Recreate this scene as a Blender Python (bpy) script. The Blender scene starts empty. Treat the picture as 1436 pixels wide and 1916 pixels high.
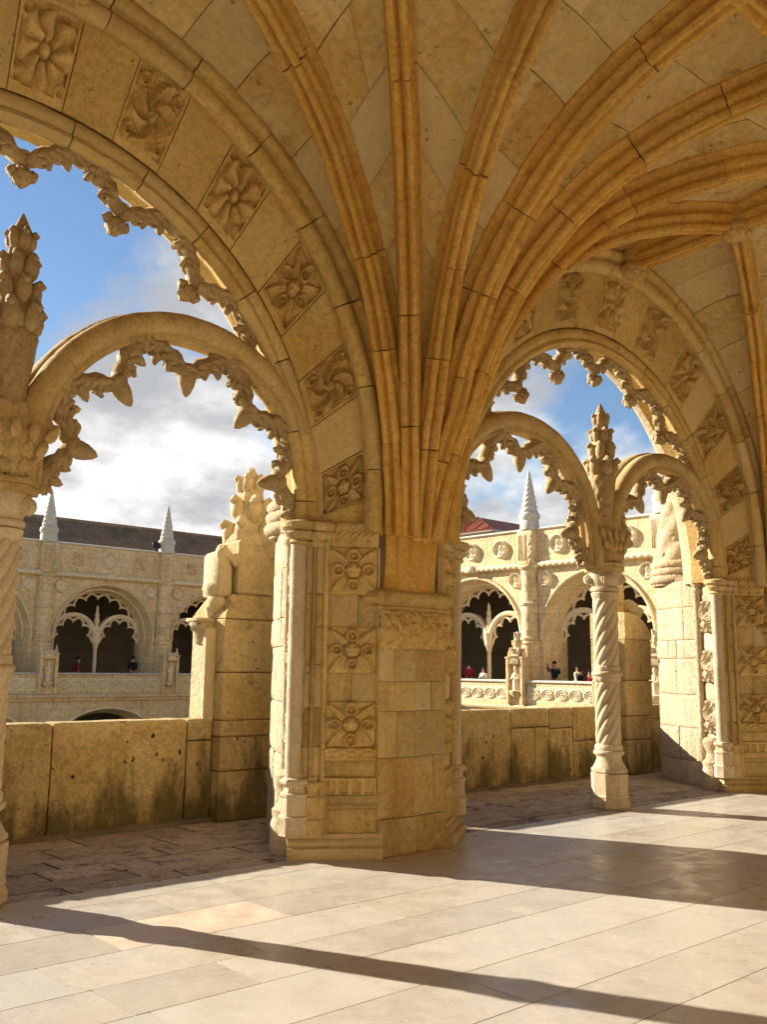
import bpy, math, random
import numpy as np
from mathutils import Vector, Matrix, noise as mnoise
R_ = math.radians
random.seed(7); rng = np.random.default_rng(11)
S = bpy.context.scene
COL = S.collection
# ------------------------------------------------------------------ camera
cam_d = bpy.data.cameras.new('camera'); cam = bpy.data.objects.new('camera', cam_d); COL.objects.link(cam)
YAW, PIT, ROLL, FPX = R_(42.04), R_(9.33), R_(.736), 1772.0
fw = Vector((math.sin(YAW)*math.cos(PIT), math.cos(YAW)*math.cos(PIT), math.sin(PIT)))
rt0 = Vector((math.cos(YAW), -math.sin(YAW), 0)); up0 = rt0.cross(fw)
rt = rt0*math.cos(ROLL)+up0*math.sin(ROLL); up = -rt0*math.sin(ROLL)+up0*math.cos(ROLL)
cam.matrix_world = Matrix(((rt.x, up.x, -fw.x, 0), (rt.y, up.y, -fw.y, 0), (rt.z, up.z, -fw.z, 1.6), (0, 0, 0, 1)))
cam_d.sensor_fit = 'VERTICAL'; cam_d.sensor_height = 24.0; cam_d.lens = FPX/1916*24.0
cam_d.clip_start = .05; cam_d.clip_end = 2000
S.camera = cam
# ------------------------------------------------------------------ world, sun, exposure
SUN_TO = Vector((-.405*math.cos(R_(22.3)), .914*math.cos(R_(22.3)), math.sin(R_(22.3)))).normalized()
W = bpy.data.worlds.new('World'); S.world = W; W.use_nodes = True
nt = W.node_tree; N = nt.nodes; L = nt.links; N.clear()
out = N.new('ShaderNodeOutputWorld'); bg = N.new('ShaderNodeBackground'); L.new(bg.outputs[0], out.inputs[0])
sky = N.new('ShaderNodeTexSky'); sky.sky_type = 'NISHITA'; sky.sun_disc = False
sky.sun_elevation = R_(22.3); sky.sun_rotation = math.atan2(SUN_TO.x, SUN_TO.y); sky.air_density = 1.0; sky.dust_density = .1; sky.ozone_density = 3.0
bg.inputs[1].default_value = .062
def wn(t, **kw):
    n = N.new(t)
    for k, v in kw.items(): setattr(n, k, v)
    return n
tc = wn('ShaderNodeTexCoord'); sep = wn('ShaderNodeSeparateXYZ'); L.new(tc.outputs['Generated'], sep.inputs[0])
def wm(op, a, b=None, c=None):
    n = wn('ShaderNodeMath', operation=op)
    for i, v in enumerate((a, b, c)):
        if v is None: continue
        if isinstance(v, (int, float)): n.inputs[i].default_value = v
        else: L.new(v, n.inputs[i])
    return n.outputs[0]
zz = wm('MAXIMUM', sep.outputs[2], 0.0); den = wm('ADD', zz, .40)
px = wm('DIVIDE', sep.outputs[0], den); py = wm('DIVIDE', sep.outputs[1], den)
cmb = wn('ShaderNodeCombineXYZ'); L.new(px, cmb.inputs[0]); L.new(py, cmb.inputs[1]); cmb.inputs[2].default_value = 8.3
n1 = wn('ShaderNodeTexNoise'); n1.inputs['Scale'].default_value = 1.05; n1.inputs['Detail'].default_value = 9; n1.inputs['Roughness'].default_value = .55; n1.inputs['Distortion'].default_value = .25
L.new(cmb.outputs[0], n1.inputs['Vector'])
n2 = wn('ShaderNodeTexNoise'); n2.inputs['Scale'].default_value = 2.6; n2.inputs['Detail'].default_value = 8; n2.inputs['Roughness'].default_value = .6
L.new(cmb.outputs[0], n2.inputs['Vector'])
bias = wm('MULTIPLY_ADD', zz, -.80, .27)          # the layer thins out overhead
cl = wm('ADD', n1.outputs[0], bias)
mask = wn('ShaderNodeMapRange', interpolation_type='SMOOTHSTEP'); mask.inputs[1].default_value = .505; mask.inputs[2].default_value = .575
L.new(cl, mask.inputs[0])
body = wn('ShaderNodeMapRange', interpolation_type='SMOOTHSTEP'); body.inputs[1].default_value = .38; body.inputs[2].default_value = .64
L.new(n2.outputs[0], body.inputs[0])
ccol = wn('ShaderNodeMixRGB'); ccol.inputs[1].default_value = (3.3, 3.4, 3.55, 1); ccol.inputs[2].default_value = (8.2, 8.1, 7.9, 1)
L.new(body.outputs[0], ccol.inputs[0])
skm = wn('ShaderNodeMixRGB'); L.new(mask.outputs[0], skm.inputs[0]); L.new(sky.outputs[0], skm.inputs[1]); L.new(ccol.outputs[0], skm.inputs[2])
L.new(skm.outputs[0], bg.inputs[0])
sd = bpy.data.lights.new('sun', 'SUN'); sd.energy = 5.0; sd.angle = R_(.53); sd.color = (1, .915, .77)
sun = bpy.data.objects.new('sun', sd); COL.objects.link(sun); sun.rotation_euler = SUN_TO.to_track_quat('Z', 'Y').to_euler(); sun.location = (0, 20, 30)
S.view_settings.view_transform = 'Standard'; S.view_settings.look = 'None'; S.view_settings.gamma = 1; S.view_settings.use_curve_mapping = False
S.view_settings.exposure = 1.36
S.render.engine = 'CYCLES'
S.cycles.use_denoising = True; S.cycles.max_bounces = 12; S.cycles.diffuse_bounces = 8; S.cycles.glossy_bounces = 3
S.cycles.sample_clamp_indirect = 10
# ------------------------------------------------------------------ materials
def mat(name, c1, c2, dark=(.16, .11, .06), sc=1.3, dk=.45, rough=.85, bump=.5, fine=22, pits=0.0, var=.16, streak=0.0, moss=None, spec=.3, hue=None, bdist=.012, pscale=9, bricks=None, pale=None, dthr=.56):
    m = bpy.data.materials.new(name); m.use_nodes = True
    t = m.node_tree; n = t.nodes; l = t.links; b = n['Principled BSDF']
    b.inputs['Roughness'].default_value = rough; b.inputs['Specular IOR Level'].default_value = spec
    g = n.new('ShaderNodeNewGeometry'); oi = n.new('ShaderNodeObjectInfo')
    off = n.new('ShaderNodeVectorMath'); off.operation = 'MULTIPLY_ADD'
    cr = n.new('ShaderNodeCombineXYZ'); l.new(oi.outputs['Random'], cr.inputs[0]); l.new(oi.outputs['Random'], cr.inputs[1]); l.new(oi.outputs['Random'], cr.inputs[2])
    l.new(cr.outputs[0], off.inputs[0]); off.inputs[1].default_value = (7, 13, 5); l.new(g.outputs['Position'], off.inputs[2])
    def noise(scale, detail=6, ro=.6, vec=None, dist=0):
        x = n.new('ShaderNodeTexNoise'); x.inputs['Scale'].default_value = scale; x.inputs['Detail'].default_value = detail; x.inputs['Roughness'].default_value = ro
        x.inputs['Distortion'].default_value = dist
        l.new(vec or off.outputs[0], x.inputs['Vector']); return x.outputs[0]
    def rmp(v, a, c, lo=0, hi=1):
        x = n.new('ShaderNodeMapRange'); x.interpolation_type = 'SMOOTHSTEP'
        x.inputs[1].default_value = a; x.inputs[2].default_value = c; x.inputs[3].default_value = lo; x.inputs[4].default_value = hi
        l.new(v, x.inputs[0]); return x.outputs[0]
    def mix(f, a, c, mode='MIX'):
        x = n.new('ShaderNodeMixRGB'); x.blend_type = mode
        for i, v in ((0, f), (1, a), (2, c)):
            if isinstance(v, tuple): x.inputs[i].default_value = (*v, 1)
            elif isinstance(v, (int, float)): x.inputs[i].default_value = v
            else: l.new(v, x.inputs[i])
        return x.outputs[0]
    na = noise(sc, 7, .62, dist=.3); nb = noise(sc*4.3, 6, .65); nf = noise(fine, 5, .7); nd = noise(sc*1.9, 9, .72, dist=.6)
    c = mix(rmp(na, .36, .64), c1, c2)
    c = mix(rmp(nb, .3, .72, 0, .45), c, tuple(min(1, x*1.22) for x in c2))
    if hue: c = mix(rmp(noise(sc*.55, 3, .5), .5, .7, 0, .8), c, hue)
    c = mix(rmp(nd, dthr, dthr+.18, 0, dk), c, dark)
    c = mix(rmp(nf, .38, .72, 0, .38), c, dark)
    c = mix(rmp(noise(sc*8.5, 5, .7), .5, .72, 0, .30), c, tuple(min(.8, x*1.3) for x in c2))
    if streak:
        mp = n.new('ShaderNodeMapping'); mp.inputs['Scale'].default_value = (5, 5, .35); l.new(g.outputs['Position'], mp.inputs[0])
        c = mix(rmp(noise(1.0, 6, .6, mp.outputs[0]), .52, .75, 0, streak), c, dark)
    if moss:
        sp = n.new('ShaderNodeSeparateXYZ'); l.new(g.outputs['Position'], sp.inputs[0])
        mp = n.new('ShaderNodeMapping'); mp.inputs['Scale'].default_value = (2.2, 2.2, .8); l.new(g.outputs['Position'], mp.inputs[0])
        mm = n.new('ShaderNodeMath'); mm.operation = 'MULTIPLY_ADD'; l.new(sp.outputs[2], mm.inputs[0]); mm.inputs[1].default_value = -.28; l.new(noise(1.1, 8, .7, mp.outputs[0]), mm.inputs[2])
        c = mix(rmp(mm.outputs[0], .29, .50, 0, .88), c, moss)
    if pale:   # some blocks are cut from a paler bed
        wn_ = n.new('ShaderNodeTexWhiteNoise'); wn_.noise_dimensions = '1D'; l.new(oi.outputs['Random'], wn_.inputs['W'])
        c = mix(rmp(wn_.outputs['Value'], .45, 1.0, 0, .7), c, pale)
    if pits:
        v = n.new('ShaderNodeTexVoronoi'); v.inputs['Scale'].default_value = pscale; v.inputs['Randomness'].default_value = 1
        w = n.new('ShaderNodeVectorMath'); w.operation = 'MULTIPLY_ADD'
        x3 = n.new('ShaderNodeTexNoise'); x3.inputs['Scale'].default_value = 14; l.new(off.outputs[0], x3.inputs['Vector'])
        l.new(x3.outputs['Color'], w.inputs[0]); w.inputs[1].default_value = (.09, .09, .09); l.new(off.outputs[0], w.inputs[2]); l.new(w.outputs[0], v.inputs['Vector'])
        pm = n.new('ShaderNodeMath'); pm.operation = 'MULTIPLY'; l.new(rmp(v.outputs['Distance'], .10, .2, 1, 0), pm.inputs[0]); l.new(rmp(noise(3.1, 3), .5, .62, 0, pits), pm.inputs[1])
        c = mix(pm.outputs[0], c, tuple(x*.35 for x in dark))
    if bricks:
        sp2 = n.new('ShaderNodeSeparateXYZ'); l.new(g.outputs['Position'], sp2.inputs[0]); ad = n.new('ShaderNodeMath'); l.new(sp2.outputs[0], ad.inputs[0]); l.new(sp2.outputs[1], ad.inputs[1])
        cb = n.new('ShaderNodeCombineXYZ'); l.new(ad.outputs[0], cb.inputs[0]); l.new(sp2.outputs[2], cb.inputs[1])
        bk = n.new('ShaderNodeTexBrick'); bk.inputs['Scale'].default_value = 1; bk.inputs['Brick Width'].default_value = .95; bk.inputs['Row Height'].default_value = .42; bk.inputs['Mortar Size'].default_value = .022; bk.inputs['Mortar Smooth'].default_value = .4
        bk.inputs['Color1'].default_value = (1, 1, 1, 1); bk.inputs['Color2'].default_value = (.84, .82, .80, 1); bk.inputs['Mortar'].default_value = (.55, .5, .45, 1)
        l.new(cb.outputs[0], bk.inputs[0]); c = mix(.42, c, bk.outputs[0], 'MULTIPLY')
    hv = n.new('ShaderNodeHueSaturation'); mv = n.new('ShaderNodeMapRange'); mv.inputs[3].default_value = 1-var; mv.inputs[4].default_value = 1+var
    l.new(oi.outputs['Random'], mv.inputs[0]); l.new(mv.outputs[0], hv.inputs['Value']); l.new(c, hv.inputs['Color'])
    l.new(hv.outputs[0], b.inputs['Base Color'])
    if bump:
        hsum = n.new('ShaderNodeMath'); hsum.operation = 'MULTIPLY_ADD'; l.new(nb, hsum.inputs[0]); hsum.inputs[1].default_value = 1.0; l.new(nf, hsum.inputs[2])
        h = hsum.outputs[0]
        if pits:
            s2 = n.new('ShaderNodeMath'); s2.operation = 'MULTIPLY_ADD'; l.new(pm.outputs[0], s2.inputs[0]); s2.inputs[1].default_value = -1.5; l.new(h, s2.inputs[2]); h = s2.outputs[0]
        bp = n.new('ShaderNodeBump'); bp.inputs['Strength'].default_value = bump; bp.inputs['Distance'].default_value = bdist
        l.new(h, bp.inputs['Height']); l.new(bp.outputs[0], b.inputs['Normal'])
    if rough < .5:
        l.new(rmp(nb, .3, .7, rough*.75, rough*1.5), b.inputs['Roughness'])
    return m
def plain(name, c, rough=.8, spec=.3):
    m = bpy.data.materials.new(name); m.use_nodes = True; b = m.node_tree.nodes['Principled BSDF']
    b.inputs['Base Color'].default_value = (*c, 1); b.inputs['Roughness'].default_value = rough; b.inputs['Specular IOR Level'].default_value = spec
    return m
M = {}
M['pier'] = mat('pier_limestone', (.47, .31, .10), (.57, .42, .18), dark=(.15, .085, .03), dk=.65, streak=.5, bump=.9, var=.13, hue=(.48, .30, .09), pits=.5, pscale=16, bdist=.018, pale=(.58, .455, .255))
M['carve'] = mat('carved_limestone', (.53, .35, .105), (.61, .445, .185), dark=(.13, .07, .022), dk=.5, bump=.6, var=.06, fine=35)
M['rib'] = mat('rib_limestone', (.56, .315, .06), (.64, .41, .11), dark=(.17, .08, .02), dk=.65, sc=1.7, bump=.8, var=.11, fine=26, hue=(.58, .295, .045), pits=.3, pscale=14)
M['web'] = mat('vault_limestone', (.62, .425, .14), (.70, .54, .25), dark=(.24, .13, .035), dk=.7, sc=1.5, bump=1.0, var=.08, fine=14, hue=(.63, .40, .11), pits=.4, pscale=12, bdist=.035, pale=(.70, .575, .32), dthr=.54)
M['arch'] = mat('arch_limestone', (.54, .365, .11), (.62, .455, .18), dark=(.15, .085, .03), dk=.7, bump=.9, var=.08, hue=(.55, .35, .10), pits=.4, pscale=15, bdist=.018, pale=(.62, .48, .24))
M['trac'] = mat('tracery_limestone', (.48, .325, .125), (.56, .415, .19), dark=(.15, .09, .04), dk=.65, bump=.6, var=.07, fine=30, streak=.25)
M['cusp'] = mat('weathered_cusp_limestone', (.38, .27, .13), (.48, .36, .185), dark=(.09, .06, .03), dk=.8, sc=3, bump=.8, var=.1, fine=40)
M['col'] = mat('column_limestone', (.50, .39, .235), (.58, .48, .32), dark=(.24, .17, .10), dk=.35, sc=2.2, bump=.35, var=.05, fine=40)
M['parapet'] = mat('parapet_limestone', (.47, .325, .12), (.57, .435, .21), dark=(.09, .058, .022), dk=.85, sc=1.9, bump=1.0, pits=1, var=.08, moss=(.10, .078, .02), fine=24, bdist=.03)
M['stump'] = mat('yellow_stump_stone', (.50, .345, .13), (.58, .44, .21), dark=(.13, .08, .03), dk=.75, sc=1.8, bump=1.0, var=.12, fine=24, streak=.5, pits=.7, pscale=12, bdist=.03, pale=(.6, .5, .32), dthr=.53)  # yellow stone with dark stains, streaks and pits
M['ashlar'] = mat('rough_ashlar', (.48, .37, .22), (.57, .46, .295), dark=(.26, .175, .09), dk=.4, sc=2.5, bump=1.0, var=.10, fine=26, pits=.4, pscale=14, bdist=.03)
M['slab'] = mat('polished_slab', (.44, .395, .325), (.50, .455, .385), dark=(.35, .295, .22), dk=.35, sc=1.0, rough=.31, bump=.12, var=.075, fine=24, spec=.45, hue=(.485, .42, .325), bdist=.005, pits=.22, pscale=7, pale=(.52, .49, .425))
M['slab_pink'] = mat('pink_slab', (.58, .40, .31), (.62, .52, .39), dark=(.50, .32, .25), dk=.4, sc=1.0, rough=.40, bump=.12, var=.03, fine=30, spec=.45, bdist=.005)
M['slab_old'] = mat('worn_slab', (.32, .24, .165), (.43, .34, .245), dark=(.035, .027, .02), dk=.92, sc=2.8, rough=.7, bump=1.0, var=.18, fine=22, bdist=.02, dthr=.50, pits=.6, pscale=8)
M['soot'] = mat('black_joint_dirt', (.025, .02, .014), (.05, .038, .026), dark=(.01, .008, .006), bump=.4, var=0)
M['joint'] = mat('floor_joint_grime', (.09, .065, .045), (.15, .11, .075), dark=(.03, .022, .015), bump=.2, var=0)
M['vmortar'] = mat('vault_mortar', (.30, .20, .09), (.40, .28, .14), dark=(.12, .075, .03), dk=.7, bump=.5, var=0)
M['mortar'] = mat('dark_mortar', (.13, .09, .05), (.22, .16, .09), dark=(.06, .04, .025), bump=.4, var=0)
M['wall'] = mat('gallery_wall', (.70, .60, .42), (.76, .67, .50), dark=(.5, .4, .25), dk=.3, bump=.4, var=.03)
M['far'] = mat('far_limestone', (.70, .505, .255), (.78, .60, .345), dark=(.20, .135, .065), dk=.65, sc=.8, streak=.5, bump=.9, var=.08, fine=7, bdist=.03, bricks=1)
M['far_t'] = mat('far_tracery_limestone', (.67, .53, .32), (.74, .61, .40), dark=(.36, .27, .16), dk=.35, sc=1.2, bump=.4, var=.05, fine=10)
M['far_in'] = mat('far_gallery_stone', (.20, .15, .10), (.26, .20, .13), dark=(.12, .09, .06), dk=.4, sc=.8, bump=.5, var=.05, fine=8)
M['pin'] = mat('pale_pinnacle_stone', (.54, .48, .385), (.62, .565, .475), dark=(.28, .235, .18), dk=.5, sc=2, bump=.5, var=.05, fine=14)
M['roof'] = mat('mossy_roof_tile', (.24, .145, .085), (.33, .21, .125), dark=(.07, .06, .03), dk=.7, sc=1.2, bump=.5, var=.05, fine=6, hue=(.13, .12, .04))
M['redroof'] = mat('red_roof_tile', (.38, .12, .06), (.45, .17, .09), dark=(.2, .07, .04), dk=.4, sc=2, bump=.3, var=.03, fine=8)
M['pink'] = mat('pink_render', (.58, .40, .34), (.62, .45, .38), dark=(.4, .27, .22), dk=.2, bump=.2, var=.02)
M['lawn'] = mat('courtyard_ground', (.22, .20, .12), (.30, .26, .17), dark=(.10, .12, .04), dk=.6, sc=.3, bump=.3, var=0)
M['black'] = plain('black_metal', (.03, .03, .035), .4)
# ------------------------------------------------------------------ mesh tools
class MB:
    def __init__(s): s.V = []; s.F = []; s.n = 0
    def add(s, V, F):
        V = np.asarray(V, float).reshape(-1, 3); o = s.n
        s.V.append(V); s.F.extend([tuple(i+o for i in f) for f in F]); s.n += len(V); return s
    def mesh(s, name, m, smooth=None):
        return mk(name, np.concatenate(s.V), s.F, m, smooth)
def mk(name, V, F, m, smooth=None):
    me = bpy.data.meshes.new(name); me.from_pydata(np.asarray(V).tolist(), [], [tuple(map(int, f)) for f in F])
    me.materials.append(M[m] if isinstance(m, str) else m)
    if smooth is not None:
        me.polygons.foreach_set('use_smooth', [True]*len(me.polygons))
        if smooth < 180: me.set_sharp_from_angle(angle=R_(smooth))
    me.update(); return me
def ob(name, me, parent=None, loc=(0, 0, 0), rot=(0, 0, 0), scale=None):
    o = bpy.data.objects.new(name, me); COL.objects.link(o)
    if parent: o.parent = parent
    o.location = loc; o.rotation_euler = rot
    if scale: o.scale = scale
    return o
def tag(o, label=None, cat=None, group=None, kind=None):
    if label: o['label'] = label
    if cat: o['category'] = cat
    if group: o['group'] = group
    if kind: o['kind'] = kind
    return o
def empty(name, loc=(0, 0, 0), rz=0):
    o = bpy.data.objects.new(name, None); COL.objects.link(o); o.location = loc; o.rotation_euler = (0, 0, rz); o.empty_display_size = .2; return o
def copy_tree(o, parent=None):
    c = o.copy(); COL.objects.link(c); c.parent = parent
    for ch in o.children: copy_tree(ch, c)
    return c
def jit(V, a, seed=0.0, sc=6.0):
    V = np.array(V, float)
    for i in range(len(V)):
        p = Vector(V[i])*sc+Vector((seed, seed*1.7, seed*.3)); V[i] += np.array(mnoise.noise_vector(p))*a
    return V
def nz(x, y, sc, seed):
    x, y = np.broadcast_arrays(x, y); o = np.empty(x.shape)
    for i in np.ndindex(x.shape): o[i] = mnoise.noise(Vector((x[i]*sc+seed, y[i]*sc-seed*.7, seed*1.3)))
    return o
def cbox(dx, dy, dz, b=.008, c=(0, 0, 0)):
    """chamfered box"""
    b = min(b, dx*.3, dy*.3, dz*.3); hx, hy, hz = dx/2, dy/2, dz/2
    V = []; idx = {}
    for sx in (-1, 1):
        for sy in (-1, 1):
            for sz in (-1, 1):
                for ax in range(3):
                    p = [sx*(hx-b), sy*(hy-b), sz*(hz-b)]; p[ax] = (sx*hx, sy*hy, sz*hz)[ax]
                    idx[(sx, sy, sz, ax)] = len(V); V.append(p)
    F = []
    for ax in range(3):
        o1, o2 = [(1, 2), (2, 0), (0, 1)][ax]
        for s in (-1, 1):
            q = []
            for a, d in ((-1, -1), (1, -1), (1, 1), (-1, 1)):
                k = [0, 0, 0]; k[ax] = s; k[o1] = a; k[o2] = d; q.append(idx[(*k, ax)])
            F.append(q if s > 0 else q[::-1])
    for ax in range(3):  # edges along ax
        o1, o2 = [(1, 2), (2, 0), (0, 1)][ax]
        for a in (-1, 1):
            for d in (-1, 1):
                def k(s, which):
                    kk = [0, 0, 0]; kk[ax] = s; kk[o1] = a; kk[o2] = d; return idx[(*kk, which)]
                q = [k(-1, o1), k(1, o1), k(1, o2), k(-1, o2)]
                F.append(q if a*d < 0 else q[::-1])
    for sx in (-1, 1):
        for sy in (-1, 1):
            for sz in (-1, 1):
                q = [idx[(sx, sy, sz, 0)], idx[(sx, sy, sz, 1)], idx[(sx, sy, sz, 2)]]
                F.append(q if sx*sy*sz > 0 else q[::-1])
    return np.array(V)+np.array(c), F
def loft(rings, closed=True, cap=True):
    m = len(rings[0]); V = np.concatenate(rings); F = []
    for i in range(len(rings)-1):
        for j in range(m if closed else m-1):
            k = (j+1) % m; F.append((i*m+j, i*m+k, (i+1)*m+k, (i+1)*m+j))
    if cap and closed:
        F.append(tuple(range(m))[::-1]); F.append(tuple((len(rings)-1)*m+j for j in range(m)))
    return V, F
def lathe(prof, n=20, twist=None, c=(0, 0, 0), a0=0.0):
    rings = []
    for r, z in prof:
        a = np.arange(n)/n*2*math.pi+a0
        rr = np.full(n, r) if twist is None else twist(r, z, a)
        rings.append(np.stack([rr*np.cos(a)+c[0], rr*np.sin(a)+c[1], np.full(n, z)+c[2]], 1))
    return loft(rings)
def tube(P, rad, n=8, lump=0.0, seed=0, flat=1.0, freq=5):
    P = np.asarray(P, float); k = len(P); T = np.gradient(P, axis=0); T /= np.linalg.norm(T, axis=1)[:, None]
    up_ = np.array([0, 1, 0.]); rings = []
    for i in range(k):
        a = np.cross(T[i], up_); a /= np.linalg.norm(a)+1e-9; b = np.cross(a, T[i])
        th = np.arange(n)/n*2*math.pi; r = rad[i] if hasattr(rad, '__len__') else rad
        rr = r*(1+lump*np.sin(freq*i*.9+seed+2*np.cos(th*2+seed)+th))
        rings.append(P[i]+np.outer(np.cos(th)*rr, a)+np.outer(np.sin(th)*rr*flat, b))
    return loft(rings)
def ell(c, r, n=10, m=6, lump=0.0, seed=0, rotz=0, tilt=None):
    V = []; F = []
    for i in range(m+1):
        ph = math.pi*i/m
        for j in range(n):
            th = 2*math.pi*j/n; q = 1+lump*math.sin(3*th+seed)*math.sin(2*ph+seed)
            V.append((r[0]*math.sin(ph)*math.cos(th)*q, r[1]*math.sin(ph)*math.sin(th)*q, r[2]*math.cos(ph)*q))
    for i in range(m):
        for j in range(n):
            k = (j+1) % n; F.append((i*n+j, (i+1)*n+j, (i+1)*n+k, i*n+k))
    V = np.array(V)
    if tilt is not None: V = V@np.array(tilt).T
    return V+np.array(c), F
def rotm(axis, a): return np.array(Matrix.Rotation(a, 3, axis))
def cr(pts, n):
    """Catmull-Rom through pts"""
    P = np.asarray(pts, float); P = np.vstack([2*P[0]-P[1], P, 2*P[-1]-P[-2]]); o = []
    for i in range(1, len(P)-2):
        for t in np.linspace(0, 1, n, endpoint=False):
            a, b, c, d = P[i-1], P[i], P[i+1], P[i+2]
            o.append(.5*((2*b)+(-a+c)*t+(2*a-5*b+4*c-d)*t*t+(-a+3*b-3*c+d)*t**3))
    o.append(P[-2]); return np.array(o)
# ------------------------------------------------------------------ carved relief height maps, u v in -1..1
def sm(x, a, b):
    t = np.clip((x-a)/(b-a), 0, 1); return t*t*(3-2*t)
def relief(kind, u, v):
    r = np.hypot(u, v); th = np.arctan2(v, u)
    if kind in (0, 8, 9):      # crossed leaves, four ringed buds, fruit in the middle
        h = .25*np.sin(9*u+3*v)*np.sin(7*v-4*u)*.25
        for s in (1, -1):
            t = (u+s*v)/1.414; p = np.abs(u-s*v)/1.414
            w = .30*np.clip(1.25-np.abs(t), 0, 1)**.7+.02
            h = np.maximum(h, np.clip(1-p/w, 0, 1)**.6*.75)
            h = h-.25*np.exp(-(p/.035)**2)*(np.abs(t) > .3)
        for cx, cy in ((.62, 0), (-.62, 0), (0, .62), (0, -.62)):
            d = np.hypot(u-cx, v-cy)
            if kind == 8: d = d*(1.08-.42*np.clip(((u-cx)*cx+(v-cy)*cy)/(.62*np.maximum(d, .05)), -.6, 1)**3)
            if kind == 9: d = np.hypot((u-cx)*(1+.25*abs(cy)), (v-cy)*(1+.25*abs(cx)))
            h = np.where(d < .36, np.maximum(h*sm(d, .25, .36), .85*np.exp(-((d-.24)/.08)**2)+.8*np.exp(-(d/.10)**2)), h)
        c = np.clip(1-(r/.34)**2, 0, 1)**.5*(1.05+.18*np.sin(5*th)*sm(r, .05, .2))
        return np.where(r < .40, np.maximum(h*sm(r, .30, .42), c), h)
    if kind == 1:      # eight-petalled flower with swirling corner leaves
        pet = np.abs(np.cos(4*th+.5*np.sin(6*r)))
        h = (.25+.7*pet)*sm(r, .18, .34)*(1-sm(r, .82+.15*pet, 1.05+.15*pet))
        h = h+.8*np.clip(1-(r/.24)**2, 0, 1)**.5-.2*np.exp(-((r-.28)/.05)**2)
        cor = np.hypot(np.abs(u)-.86, np.abs(v)-.86); return h+.55*np.exp(-((cor-.18)/.09)**2)
    if kind == 2:      # whorl of ribbed curling leaves
        a = 1-np.abs(np.sin(3*th+4.2*r)); lobe = (.55+.45*np.cos(6*th+8.4*r))
        h = (.15+.75*a**.8*sm(r, .16, .34)+.25*lobe)*(1-.75*sm(r, .95, 1.3))
        h = h+.16*np.abs(np.sin(16*r-5*th))*sm(r, .3, .5)
        for cx, cy in ((.74, .74), (-.74, .74), (.74, -.74), (-.74, -.74)):
            d = np.hypot(u-cx, v-cy); h = np.maximum(h*sm(d, .1, .34), .9*np.exp(-((d-.17)/.07)**2)+.7*np.exp(-(d/.07)**2))
        return np.maximum(h, .95*np.clip(1-(r/.27)**2, 0, 1)**.5*(1+.15*np.sin(5*th)))
    if kind == 3:      # scrolls
        h = np.zeros_like(u)
        for cx in (-.66, 0, .66):
            d = np.hypot((u-cx)*1.5, v*.95); h = np.maximum(h, np.exp(-((d-.72)/.16)**2)+.8*np.exp(-(d/.22)**2)+.4*np.exp(-((d-.38+.1*np.sin(np.arctan2(v, u-cx)))/.09)**2))
        return h
    if kind == 4:      # blind arcade
        h = np.full_like(u, 1.0)
        for cx in (-.75, -.25, .25, .75):
            ax = np.abs(u-cx); ins = (ax < .17) & (v < .35+.35*np.sqrt(np.clip(1-(ax/.17)**2, 0, 1))) & (v > -.85)
            h = np.where(ins, .1, h); h = np.where(ins & (ax < .03), .6, h)
        return h
    if kind == 5:      # broken, half-legible carving
        f = np.vectorize(lambda x, y: mnoise.noise(Vector((x*2.6, y*1.9, 4.1)))); g_ = np.vectorize(lambda x, y: mnoise.noise(Vector((x*6.5+9, y*5.2, 1.7))))
        return np.maximum(.05, .30+.9*(1-2.2*np.abs(f(u, v)))+.7*(.5-1.6*np.abs(g_(u, v))))*(.30+.70*sm(v, -.95, .2))
    if kind == 6:      # roundel with a bust
        h = np.exp(-((r-.85)/.10)**2)+.9*np.exp(-((u+.02)**2/.05+(v-.12)**2/.10))+.7*np.exp(-(u**2/.16+(v+.5)**2/.05))
        return h*(r < 1.0)
    if kind == 7:      # long acanthus scroll for the far parapets
        h = np.zeros_like(u)
        for i, cx in enumerate((-.5, .5)):
            d = np.hypot((u-cx)*1.0, v*.62); aa = np.arctan2(v*.62, u-cx)
            h = np.maximum(h, np.exp(-((d-.40)/.06)**2)+.9*np.exp(-((d-.22-.02*np.sin(6*aa))/.05)**2)+np.exp(-(d/.09)**2))
        return np.maximum(h, .8*np.exp(-((v-.7*np.sin(3.14*u))/.16)**2))
    return np.zeros_like(u)
def patch(pos, nu, nv, h=None, depth=.05, bev=.006):
    """pos(u,v)->(...,3) with u,v in -1..1; relief added along its normal; skirt turned back into the wall"""
    u = np.linspace(-1, 1, nu); v = np.linspace(-1, 1, nv); U, Vv = np.meshgrid(u, v, indexing='ij')
    P = pos(U, Vv); e = 1e-3; du = pos(U+e, Vv)-pos(U-e, Vv); dv = pos(U, Vv+e)-pos(U, Vv-e)
    Nn = np.cross(du, dv); Nn /= np.linalg.norm(Nn, axis=-1)[..., None]+1e-12
    H = np.zeros_like(U) if h is None else h(U, Vv)
    P = P+Nn*H[..., None]
    edge = np.zeros_like(U, bool); edge[0] = edge[-1] = True; edge[:, 0] = edge[:, -1] = True
    if bev: P[edge] -= Nn[edge]*bev
    V = P.reshape(-1, 3); F = []
    for i in range(nu-1):
        for j in range(nv-1): F.append((i*nv+j, (i+1)*nv+j, (i+1)*nv+j+1, i*nv+j+1))
    loop = [i*nv for i in range(nu)]+[(nu-1)*nv+j for j in range(1, nv)]+[i*nv+nv-1 for i in range(nu-2, -1, -1)]+[j for j in range(nv-2, 0, -1)]
    base = len(V); Nf = Nn.reshape(-1, 3)
    V = np.vstack([V, V[loop]-Nf[loop]*depth]); k = len(loop)
    for a in range(k):
        b = (a+1) % k; F.append((loop[b], loop[a], base+a, base+b))
    return V, F
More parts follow.
